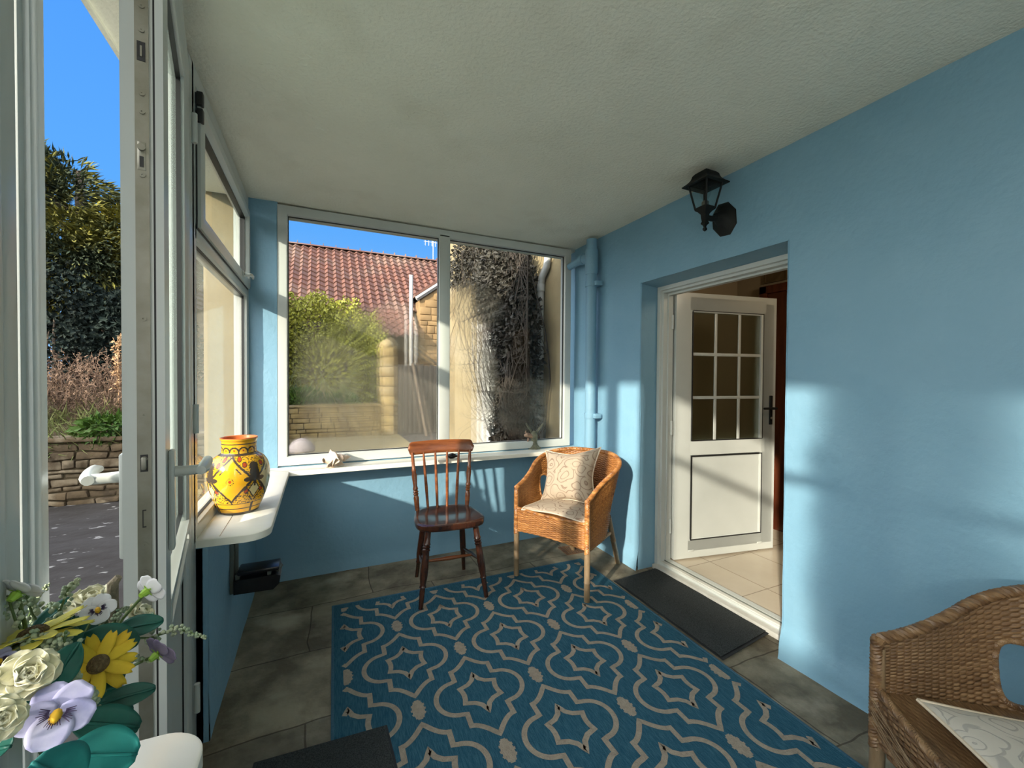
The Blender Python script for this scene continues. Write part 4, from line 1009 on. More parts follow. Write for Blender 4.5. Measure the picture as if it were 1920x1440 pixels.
wb = wicker_chair(CANEDARK, (1.5049, 0.2754, .0068), rad(-125), 'dark brown wicker armchair partly in view at the lower right', 'wicker armchairs')

def pillow(name, label, cloth, w, h, thick, M, ears=.03, nseg=36, crease=0, droop=None):
    """square cushion: two bulged faces meeting in a piped seam, pulled-out corners"""
    t = bpy.data.objects.new(name, None); COL.objects.link(t); t.matrix_world = M; tag(t, label, 'cushion')
    def P(u, v, s_):
        a, c = u*2-1, v*2-1
        k = 1-ears*(1-abs(a)**1.5)*abs(c)**2*2.0; k2 = 1-ears*(1-abs(c)**1.5)*abs(a)**2*2.0
        x, y = a*w/2*k2, c*h/2*k
        z = s_*thick/2*((1-abs(a)**2.6)*(1-abs(c)**2.6))**.62
        z += crease*(noise.noise((x*9, y*9, 4))*.6+noise.noise((x*22+3, y*7, 9))*.4)*(1-max(abs(a), abs(c))**4)
        p = Vector((x, y, z))
        return droop(p) if droop else p
    b = MB(); b.grid(lambda u, v: P(u, v, 1), nseg, nseg); b.grid(lambda u, v: P(u, v, -1), nseg, nseg)
    bmesh.ops.remove_doubles(b.bm, verts=list(b.bm.verts), dist=.0004)
    b.build('cover', cloth, t, angle=80)
    pts = [P(k/24, 0, 1) for k in range(24)]+[P(1, k/24, 1) for k in range(24)]+[P(1-k/24, 1, 1) for k in range(24)]+[P(0, 1-k/24, 1) for k in range(25)]
    b = MB(); b.tube(pts, .0045, 6); b.build('piping', PIPING, t)
    return t
def chair_M(loc, rz): return Matrix.Translation(loc) @ Matrix.Rotation(rz, 4, 'Z')
CA = chair_M((1.558, 2.43, .004), rad(-63))
def drape(p):
    q = Vector(p)
    if q.y < -.195: q.z -= .45*(-.195-q.y)+3*(-.195-q.y)**2
    return q
pillow('seat_cushion', 'flat cream patterned seat pad on the far wicker armchair', CUSHION, .45, .44, .05, CA @ Matrix.Translation((.0, -.04, .482)) @ Matrix.Rotation(rad(4), 4, 'Z'), .05, crease=.006, droop=drape)
pillow('back_cushion', 'cream scroll-patterned scatter cushion leaning in the far wicker armchair', CUSHION, .46, .40, .16, CA @ Matrix.Translation((-.04, .058, .655)) @ Matrix.Rotation(rad(-9), 4, 'Y') @ Matrix.Rotation(rad(66), 4, 'X'), .11, crease=.022)
CB = chair_M((1.5049, 0.2754, .0068), rad(-125))
b = MB(); RS = random.Random(3)
for k in range(9):
    z = .375+.0075*k+RS.uniform(-.002, .002); b.tube([(lerp(-.25, .20, u), -.272-.022*sin(pi*lerp(.03, .87, u))-.006*sin(pi*u)-.004*RS.random(), z-.03*u+.006*sin(pi*u*2+k)) for u in [q/10 for q in range(11)]], .0013, 5)
b.build('loose_strands', BAMBOO, wb)
pillow('seat_cushion', 'pale patterned seat pad on the near wicker armchair at lower right', CUSHPALE, .44, .44, .05, CB @ Matrix.Translation((.035, .005, .486)) @ Matrix.Rotation(rad(-4), 4, 'Z'), .05, crease=.006)

# ------------------------------------------------------------------ outside
b = MB(); b.box(-40, 40, -30, 60, -.30, -.07)
tag(b.build('ground', PATH), 'dark stone path outside the porch door', 'path', kind='structure')
def bank_z(x, y):
    if x < -3.5: return lerp(.5, 1.50, smooth(-3.5, -4.3, x))
    return .60+.55*smooth(6.2, 7.4, y)+.12*noise.noise((x*1.7, y*1.7, 0))
b = MB(); b.grid(lambda u, v: (lerp(-9, -1.1, u), lerp(6.15, 11, v), .60+.55*smooth(6.2, 7.6, lerp(6.15, 11, v))+.10*noise.noise((u*14, v*9, 0))), 50, 40)
b.box(-9, -1.1, 6.2, 11, -.07, .45)
b.grid(lambda u, v: (lerp(-9, -3.3, u), lerp(-9, 6.2, v), lerp(lerp(2.85, 2.1, smooth(-2.2, -1.3, lerp(-9, 6.2, v))), .15, smooth(.80, 1, u))*lerp(.12, 1, smooth(1.0, .93, v))+.12*noise.noise((u*9, v*14, 7))), 30, 60)  # unseen taller bank on the left, added and shaped to block low sun
tag(b.build('garden_bank', EARTH), 'brown earth bank behind the dark stone wall, with an added unseen sun-blocking ridge', 'garden bank', kind='structure')
b = MB(); b.grid(lambda u, v: (lerp(-8, 2.0, u), lerp(10.75, 14, v), .60+.15*v+.06*noise.noise((u*16, v*8, 0))), 40, 20); b.box(-8, 2.0, 10.8, 40, -.1, .5)
tag(b.build('lawn_bank', LAWN), 'raised rough grass ground behind the golden stone wall', 'garden ground', kind='structure')

def rubble(name, label, p0, p1, h, depth, seed, courses=(.085, .15), ln=(.16, .46), rough=.012, mats=None):
    """coursed rubble wall from p0 to p1, each stone set a little differently"""
    R = random.Random(seed); p0, p1 = Vector((*p0, 0)), Vector((*p1, 0)); L_ = (p1-p0).length; d = (p1-p0)/L_; n = Vector((d.y, -d.x, 0))
    M = Matrix(((d.x, n.x, 0, p0.x), (d.y, n.y, 0, p0.y), (0, 0, 1, -.07), (0, 0, 0, 1)))
    b = MB(); b.box(0, L_, -depth, -.02, 0, h-.02, mi=1, M=M); z = 0
    while z < h-.03:
        ch = min(R.uniform(*courses), h-z); x = -R.uniform(0, .2)
        while x < L_:
            w = R.uniform(*ln); e_ = R.uniform(.0, .035)
            if R.random() < .25 and ch > .11: 
                b.box(max(0, x)+.006, min(L_, x+w)-.006, -.1, e_, z+.005, z+ch*.5-.004, bev=.012, M=M, mi=0); b.box(max(0, x)+.006, min(L_, x+w)-.006, -.1, e_*.6, z+ch*.5+.004, z+ch-.005, bev=.012, M=M, mi=0)
            elif min(L_, x+w)-max(0, x) > .05: b.box(max(0, x)+.006, min(L_, x+w)-.006, -.1, e_, z+.006, z+ch-.006, bev=.014, M=M, mi=0)
            x += w
        z += ch
    b.box(-.02, L_+.02, -depth-.02, .055, h-.02, h+.025, bev=.01, M=M, mi=0)
    for v_ in b.bm.verts: v_.co += Vector((noise.noise(v_.co*7), noise.noise(v_.co*7+Vector((9, 0, 0))), noise.noise(v_.co*7+Vector((0, 9, 0)))))*rough
    return tag(b.build(name, mats or [STONE, MORTAR]), label, 'garden wall')
rubble('garden_wall', 'shaded rubble stone wall beyond the open porch door', (-5.6, 6.35), (-1.2, 6.05), .72, .3, 3, (.05, .11), (.10, .34), .03, [STONESHADE, MORTAR])
rubble('garden_wall', 'sunlit golden rubble stone wall seen low in the back window', (-3.5, 10.6), (1.75, 10.55), .74, .3, 5)

b = MB(); b.grid(lambda u, v: (lerp(-3.5, 1.75, u), lerp(6.8, 10.5, v), -.055+.015*noise.noise((u*30, v*20, 0))), 40, 30)
tag(b.build('gravel_path', GRAVEL), 'pale golden gravel in front of the sunlit stone wall', 'path', kind='structure')

def leaf(b, p, d, n, L_, W_):
    d = d.normalized(); s_ = d.cross(n)
    if s_.length < 1e-4: s_ = d.orthogonal()
    s_.normalize(); n = s_.cross(d)
    q = [p, p+d*L_*.45+s_*W_+n*W_*.3, p+d*L_, p+d*L_*.45-s_*W_+n*W_*.3]
    b.f([b.v(x) for x in q])
RL = random.Random(11)
def rv(): 
    while True:
        v = Vector((RL.uniform(-1, 1), RL.uniform(-1, 1), RL.uniform(-1, 1)))
        if .05 < v.length < 1: return v.normalized()
def cloud(b, n, fn, L_=(.05, .09), ratio=.33, down=0.0):
    for _ in range(n):
        p, out = fn(); d = (out*.8+rv()*.8+Vector((0, 0, -down))); leaf(b, p, d, rv()+out, RL.uniform(*L_), RL.uniform(*L_)*ratio)
def blob(c, r, shell=.35):
    c, r = Vector(c), Vector(r)
    def fn():
        v = rv(); k = 1-shell*RL.random()**2; k *= 1+.18*noise.noise(v*3+c)
        return c+Vector((v.x*r.x, v.y*r.y, v.z*r.z))*k, v
    return fn
# lime hedge in the sun, behind the back wall
def shrub(name, label, cat, loc, blobs, n, m, L_, stems=True, ratio=.33, down=0, group=None):
    t = thing(name, label, cat, loc, group=group)
    b = MB()
    for bl, k in blobs: cloud(b, int(n*k), blob(*bl), L_, ratio, down)
    b.build('foliage', m, t, smooth=False, recalc=False)
    if stems:
        b = MB()
        for bl, k in blobs:
            c, r = Vector(bl[0]), Vector(bl[1])
            for q in range(5):
                e_ = c+Vector((RL.uniform(-.6, .6)*r.x, RL.uniform(-.6, .6)*r.y, RL.uniform(-.2, .6)*r.z)); s0 = Vector((c.x*.7+RL.uniform(-.1, .1), c.y*.5, 0))
                b.tube([s0, s0.lerp(e_, .5)+rv()*.05, e_], [.04, .025, .008], 6)
        b.build('stems', BARK, t)
    return t
shrub('hedge', 'tall sunlit lime green hedge filling the left pane of the back window', 'hedge', (.35, 11.75, .6),
      [(((-1.95, .1, 1.2), (.7, .6, 1.5)), .25), (((-2.9, .1, 1.1), (.7, .6, 1.4)), .22), (((-1.15, 0, 1.3), (.55, .6, 1.55)), .25), (((-.45, .1, 1.45), (.65, .6, 1.45)), .3), (((.25, .05, 1.35), (.65, .6, 1.40)), .25), (((.85, .1, 1.1), (.5, .55, 1.25)), .17)], 26000, LEAFLIME, (.05, .10), ratio=.38)
shrub('grass_tuft', 'bright green grass clump on top of the golden stone wall', 'grass', (-.35, 10.95, .64), [(((0, 0, .12), (.42, .2, .22)), .6), (((.8, .05, .06), (.35, .2, .16)), .4)], 2600, LEAFGREEN, (.10, .24), False, .12, -.5)
def twigs(name, label, m, x0, x1, y0, y1, z0, n, h, par=None, spread=.5, r=.004, side=9):
    b = MB()
    for _ in range(n):
        x, y = RL.uniform(x0, x1), RL.uniform(y0, y1); z = z0(x, y) if callable(z0) else z0; H_ = RL.uniform(*h); d = Vector((RL.uniform(-spread, spread), RL.uniform(-spread, spread), 1)).normalized()
        p = Vector((x, y, z)); pts = [p]
        for k in range(5): d = (d+rv()*.22).normalized(); p = p+d*H_/5; pts.append(p)
        b.tube(pts, [r, r, r*.9, r*.8, r*.6, r*.4], 4, cap=False)
        for k in range(side):
            i = RL.randint(1, 5); q = pts[i]+rv()*.01; e_ = (rv()+Vector((0, 0, .6))).normalized()*RL.uniform(.04, .13)
            b.tube([q, q+e_*.6+rv()*.01, q+e_], [r*.6, r*.5, r*.3], 3, cap=False)
            for j in range(2): leaf(b, q+e_*RL.random(), rv(), rv(), RL.uniform(.02, .045), .008)
    return b, m
b, m_ = twigs('', '', DRYGRASS, -1.3, .8, 10.85, 11.2, .62, 130, (.3, 1.2), spread=.9, r=.006)
tag(b.build('dry_brambles', m_, smooth=False, recalc=False), 'tangled dry brown brambles in front of the lime hedge', 'brambles', kind='stuff')
# near bank: dead weeds, pale grass, ivy, conifer
bz = lambda x, y: .60+.55*smooth(6.2, 7.6, y)-.03
b, m_ = twigs('', '', STALK, -3.6, -1.7, 6.75, 7.5, bz, 210, (.35, .62), spread=.35, r=.0045, side=14)
tag(b.build('dead_weeds', m_, smooth=False, recalc=False), 'dry brown dead weeds standing on the bank beyond the porch door', 'weeds', kind='stuff')
t = thing('dead_weed_stem', 'tallest branched dry weed stem by the porch door edge', 'weed', (-2.32, 6.9, .85))
b = MB(); b.tube([(0, 0, 0), (.01, 0, .4), (-.01, .01, .8), (.0, .0, 1.0)], [.012, .010, .007, .004], 6)
for k in range(40):
    z = RL.uniform(.3, 1.0); p = Vector((0, 0, z)); d = rv(); d.z = abs(d.z)*.7+.2; e_ = d.normalized()*RL.uniform(.05, .16)*(1.25-z*.6)
    b.tube([p, p+e_*.6, p+e_+Vector((0, 0, .02))], [.005, .004, .003], 4, cap=False)
    for j in range(4): leaf(b, p+e_*RL.uniform(.4, 1), rv(), rv(), .045, .012)
b.build('stem', mat('pale_dry_stem', (.40, .25, .13), .9), t, smooth=False, recalc=False)
b = MB()
for _ in range(2300):
    x, y = RL.uniform(-3.8, -1.6), RL.uniform(6.15, 6.95); p = Vector((x, y, bz(x, y)+RL.uniform(-.06, .04))); d = Vector((RL.uniform(-.7, .7), RL.uniform(-1.1, .2), RL.uniform(-.3, 1.1)))
    leaf(b, p, d, rv(), RL.uniform(.12, .32), .006)
tag(b.build('pale_grass', DRYGRASS, smooth=False, recalc=False), 'pale tangled grass spilling over the shaded stone wall', 'grass', kind='stuff')
shrub('green_weed_clump', 'green weed clump hanging over the shaded wall top beside the door edge', 'weed clump', (-2.15, 6.25, .70), [(((0, 0, .03), (.30, .16, .13)), 1)], 900, LEAFGREEN, (.06, .14), False, .2, .3)
shrub('ivy_hedge', 'dark blue-green ivy mass below the conifer', 'hedge', (-3.2, 8.3, .9), [(((-.5, 0, .95), (1.0, .5, 1.15)), .5), (((.55, .1, .75), (.85, .45, 1.0)), .5)], 17000, LEAFDARK, (.04, .09), True, .42)
def conifer(name, label, loc, trunk, tiers, n, m):
    t = thing(name, label, 'tree', loc); b = MB()
    for (c, r) in tiers:
        for _ in range(int(n/len(tiers))):
            p, o_ = blob(c, r, .45)(); d = Vector((o_.x, o_.y, -.25+.5*o_.z))+rv()*.35
            leaf(b, p, d, rv()+Vector((0, 0, 1)), RL.uniform(.09, .22), .016); 
    b.build('foliage', m, t, smooth=False, recalc=False)
    b = MB(); b.tube([(0, 0, 0), (.05, 0, trunk*.5), (0, 0, trunk)], [.16, .13, .05], 10)
    for (c, r) in tiers: b.tube([(0, 0, max(.3, c[2]-.5)), (c[0]*.6, c[1]*.6, c[2]-.1), c], [.06, .04, .015], 6)
    b.build('trunk', BARK, t)
conifer('conifer_tree', 'large yellow-green conifer seen through the open porch door', (-3.6, 9.3, .5), 4.2, [((-.25, -.1, 3.35), (.95, .8, .95)), ((.1, -.2, 2.6), (1.15, .9, .8)), ((-.5, 0, 2.3), (1.1, .9, .8)), ((.55, 0, 3.0), (.55, .7, .75)), ((-.8, 0, 3.9), (.55, .6, .75))], 32000, LEAFTREE)
conifer('conifer_tree', 'darker conifer crown right of the large one, at the door edge', (-2.75, 10.6, .5), 4.4, [((.0, 0, 3.6), (.55, .6, 1.05)), ((.1, 0, 2.8), (.5, .6, .8))], 9000, LEAFDARK)

def pantiles(b, x0, x1, y0, z0, y1, z1, pitch=.24, rows=14, mi=None):
    """corrugated clay tiles in stepped courses from eaves (y0,z0) to ridge (y1,z1)"""
    nx = int((x1-x0)/pitch*6); d = Vector((0, y1-y0, z1-z0)); n = Vector((0, -d.z, d.y)).normalized()
    if n.z < 0: n = -n
    for r in range(rows):
        a, c = r/rows, (r+1.08)/rows; prev = None
        for i in range(nx+1):
            x = lerp(x0, x1, i/nx); ph = 2*pi*(x-x0)/pitch; w = .032*sin(ph)+.012*sin(2*ph)
            j = .012*noise.noise((math.floor((x-x0)/pitch)*3.1, r*2.7, 0))
            p0 = Vector((x, y0, z0))+d*a+n*(w+.045+j); p1 = Vector((x, y0, z0))+d*c+n*(w+j*.5); pe = p0-n*.035
            cur = (b.v(pe), b.v(p0), b.v(p1))
            if prev: b.f([prev[0], cur[0], cur[1], prev[1]], mi); b.f([prev[1], cur[1], cur[2], prev[2]], mi)
            prev = cur
t = thing('house', 'stone house with long red pantile roof and gabled side wing behind the hedge', 'house', (0, 0, 0))
b = MB(); b.box(-2.6, 9, 13.3, 18.7, 0, 3.5); b.prism([(13.3, 3.4), (18.7, 3.4), (16, 5.7)], -2.6, 9, fn=lambda y, z, x: (x, y, z)); b.build('wall', STONEHOUSE, t)
b = MB(); pantiles(b, -2.7, 9, 13.0, 3.35, 16, 5.83); pantiles(b, -2.7, at(787, 556, 1, 12.6).x-.15, 12.0, 2.52, 13.05, 3.40, rows=5); b.build('roof', PANTILE, t, smooth=False, recalc=False)
b = MB(); b.grid(lambda u, v: (lerp(-2.7, 9, u), 16+.4*(v-.5), 5.83+.09*sin(pi*v)-.04), 20, 6)
for k in range(30): b.tube([(-2.7+k*.4, 16, 5.83), (-2.68+k*.4, 16, 5.83)], .13, 10)
b.grid(lambda u, v: (lerp(-2.7, 9, u), lerp(16, 18.9, v), lerp(5.83, 3.3, v)), 2, 2); b.build('ridge', PANTILE, t, recalc=False)
gx, gz_ = at(787, 556, 1, 12.6).x, at(787, 556, 1, 12.6).z; ex = at(822, 534, 1, 12.6); slope = (ex.z-gz_)/(ex.x-gx)
w = t
b = MB(); hw = 2.2; b.prism([(gx, 0), (gx+2*hw, 0), (gx+2*hw, gz_-.1), (gx+hw, gz_-.1+slope*hw), (gx, gz_-.1)], 12.6, 13.2, fn=lambda x, z, y: (x, y, z)); b.build('gable_wall', STONEHOUSE, w, smooth=False)
# individual gable stones
b = MB(); R3 = random.Random(4); z = 0
while z < gz_+1.2:
    ch = R3.uniform(.14, .24); x = gx+R3.uniform(-.1, 0)
    while x < gx+1.6:
        ww = R3.uniform(.22, .5)
        if z+ch < gz_-.1+slope*max(0, x-gx): b.box(max(gx, x)+.008, x+ww-.008, 12.57, 12.65, z+.008, z+ch-.008, bev=.02)
        x += ww
    z += ch
b.build('facing_stones', STONEHOUSE, w)
b = MB(); b.tube([(gx-.12, 12.52, gz_-.09), (gx+hw, 12.52, gz_+slope*hw+.02)], .07, 4); b.build('bargeboard', WHITEPAINT, w)
b = MB(); x0 = gx-.12
b.prism([(gx-.15, gz_-.02), (gx+hw, gz_+slope*(hw+.15)-.02), (gx+hw, gz_+slope*(hw+.15)+.06), (gx-.15, gz_+.06)], 12.5, 15.5, fn=lambda x, z, y: (x, y, z)); b.build('wing_roof', PANTILE, w, smooth=False)
t = thing('outbuilding', 'low stone outbuilding with weathered pantile roof behind the dark ivy', 'outbuilding', (0, 0, 0))
b = MB(); b.box(-3.75, -1.0, 9.75, 11.3, .4, 2.62); b.build('wall', STONESHADE, t)
b = MB(); pantiles(b, -3.8, -.95, 9.62, 2.58, 10.5, 3.26, .20, 7); b.grid(lambda u, v: (lerp(-3.8, -.95, u), lerp(10.5, 11.4, v), lerp(3.26, 2.6, v)), 2, 2); b.build('roof', PANTILEGREY, t, smooth=False, recalc=False)
f0, f1 = at(771, 516, 1, 11.9), at(771, 645, 1, 11.9)
t = thing('flue_pipe', 'white upright flue pipe beside the stone gable', 'pipe', (f0.x, 11.9, 0))
b = MB(); b.tube([(0, 0, -.08), (0, 0, f0.z)], .055, 12); b.tube([(0, 0, f0.z-.03), (0, 0, f0.z)], .062, 12); b.build('pipe', WHITEPAINT, t)
b = MB(); b.tube([(0, 0, f1.z), (.15, .1, f1.z-.1), (1.1, .3, f1.z-.75)], .035, 8); b.build('branch', WEATHERED, t)
t = thing('television_aerial', 'thin television aerial on the roof ridge', 'aerial', tuple(at(812, 484, 1, 16)))
b = MB(); b.tube([(0, 0, -.2), (0, 0, .75)], .012, 6); b.build('mast', WHITEPAINT, t)
b = MB(); b.tube([(-.35, 0, .6), (.3, 0, .6)], .012, 6)
for k in range(5): b.tube([(-.3+k*.13, 0, .45), (-.3+k*.13, 0, .75)], .010, 5)
b.build('antenna', WHITEPAINT, t)
t = thing('gatepost', 'golden stone gatepost at the right end of the hedge', 'post', (at(725, 640, 1, 10.5).x, 10.5, -.07))
b = MB(); 
for k in range(9): b.box(-.16+RL.uniform(0, .02), .16-RL.uniform(0, .02), -.16, .16, .02+k*.235, .25+k*.235, bev=.02)
b.lathe([(.17, 2.13), (.18, 2.16), (.15, 2.24), (.08, 2.31), (.01, 2.33)], 12); b.build('pier', STONE, t)
t = thing('timber_gate', 'dark weathered timber gate right of the gatepost', 'gate', (1.72, 10.35, -.07))
b = MB()
for k in range(9): b.box(k*.125, k*.125+.118, RL.uniform(-.01, .01), .03, .04, 1.72+RL.uniform(-.03, .03), bev=.004)
b.build('boards', WEATHERED, t)
for z in (.35, 1.35): b = MB(); b.box(0, 1.12, .03, .07, z, z+.12); b.build('rail', WEATHERED, t)
b = MB(); b.tube([(.62, -.35, 0), (.35, -.02, 1.75)], .045, 6); b.build('prop', BARK, t)
t = thing('staddle_stone', 'grey mushroom-shaped staddle stone outside the left end of the back window', 'staddle stone', (-.215, 6.0, -.07))
b = MB(); b.lathe([(.13, 0), (.12, .1), (.085, .35), (.075, .46)], 16); b.build('stem', STONE, t)
b = MB(); b.lathe([(.07, .46), (.15, .455), (.165, .475), (.15, .52), (.11, .575), (.05, .615), (.005, .625)], 24); b.build('cap', mat('lilac_grey_stone', (.15, .13, .14), .9, (.20, .18, .185), 8, bump=.4), t)

# house wall that carries on beyond the porch, with its white door and bare creeper
b = MB(); b.box(2.10, 2.4, 3.37, 4.55, -.1, 6); b.box(2.10, 2.4, 5.85, 7.25, -.1, 6); b.box(2.10, 2.4, 4.55, 5.85, 2.35, 6); b.box(2.4, 8, 7.0, 7.25, -.1, 6)
tag(b.build('wall_house', CREAMWALL), 'cream rendered house wall seen obliquely in the right pane', 'wall', kind='structure')
t = thing('garden_door', 'white glazed garden door in the cream wall outside the right pane', 'door', (2.10, 5.2, 0))
b = MB()
fn_ = lambda u, v, d: (.06-d, u, v)
b.frame(-.65, .65, .0, 2.35, [(0, -.1), (0, .05), (.09, .05), (.09, -.1)], fn_); b.build('door_frame', WHITEPAINT, t)
b = MB()
for s_ in (-1, 1): b.frame(min(s_*.56, s_*.01), max(s_*.56, s_*.01), .09, 2.26, [(0, -.06), (0, .02), (.11, .02), (.11, -.06)], fn_)
b.build('leaf_frames', WHITEPAINT, t)
b = MB(); b.box(.09, .10, -.56, .56, .1, 2.25); b.build('pane', mat('dim_curtained_glass', (.42, .44, .40), .2, (.55, .56, .52), 3, stretch=(1, 6, .3)), t)
t = thing('outside_downpipe', 'pale downpipe with elbow on the shaded house wall outside the right pane', 'pipe', (2.06, 3.80, 0))
b = MB(); b.tube([(0, 0, 0), (0, 0, 2.28), (0, -.03, 2.38), (0, -.12, 2.46), (0, -.15, 2.58), (0, -.15, 3.2)], .036, 12); b.build('pipe', mat('grey_plastic_pipe', (.42, .44, .43), .5), t)
for z in (2.24, 1.0): b = MB(); b.tube([(0, 0, z), (0, 0, z+.07)], .044, 12); b.build('collar', bpy.data.materials['grey_plastic_pipe'], t)
t = thing('creeper', 'dark bare creeper clinging to the house wall outside the right pane', 'climbing plant', (2.08, 4.2, 0))
b = MB(); RV = random.Random(21)
def vine(p, d, n, r):
    pts = [p]; 
    for k in range(n):
        d = (d+Vector((RV.uniform(-.3, .15), RV.uniform(-.5, .5), RV.uniform(-.25, .4)))*.55).normalized(); p = p+d*.13; p.x = min(-.02, max(-.28, p.x)); p.y = max(-.62, p.y); p.z = max(.02, p.z); pts.append(p.copy())
    b.tube(pts, [r*(1-.7*k/n) for k in range(n+1)], 5, cap=False); return pts
for k in range(44):
    main = vine(Vector((-.03, RV.uniform(-.5, .35), RV.uniform(0, .4))), Vector((0, RV.uniform(-.2, .3), 1)), RV.randint(14, 26), RV.uniform(.006, .016))
    for q in range(9): vine(RV.choice(main).copy(), Vector((-.2, RV.uniform(-1, 1), RV.uniform(-.3, .8))), RV.randint(5, 11), .004)
for k in range(40): vine(Vector((-.03, RV.uniform(-.6, 2.4), RV.uniform(2.3, 3.4))), Vector((-.1, RV.uniform(-.5, .5), -.8)), RV.randint(5, 12), .004)
b.build('stems', VINE, t, smooth=False, recalc=False)
b = MB()
for c, r, n_ in (((-.19, .30, 2.45), (.16, .75, .50), 6500), ((-.18, -.05, 1.95), (.15, .45, .60), 4500), ((-.17, .15, 1.35), (.13, .22, .60), 2600), ((-.15, 1.6, 3.05), (.11, 1.1, .35), 1800), ((-.15, .25, .75), (.11, .25, .5), 1600), ((-.15, -.42, 1.55), (.11, .10, .9), 1400)): cloud(b, n_, blob(c, r, .9), (.035, .075), .35, .3)
b.build('leaves', mat('withered_creeper_leaf', (.014, .013, .009), .7, (.034, .030, .018), 6), t, smooth=False, recalc=False)

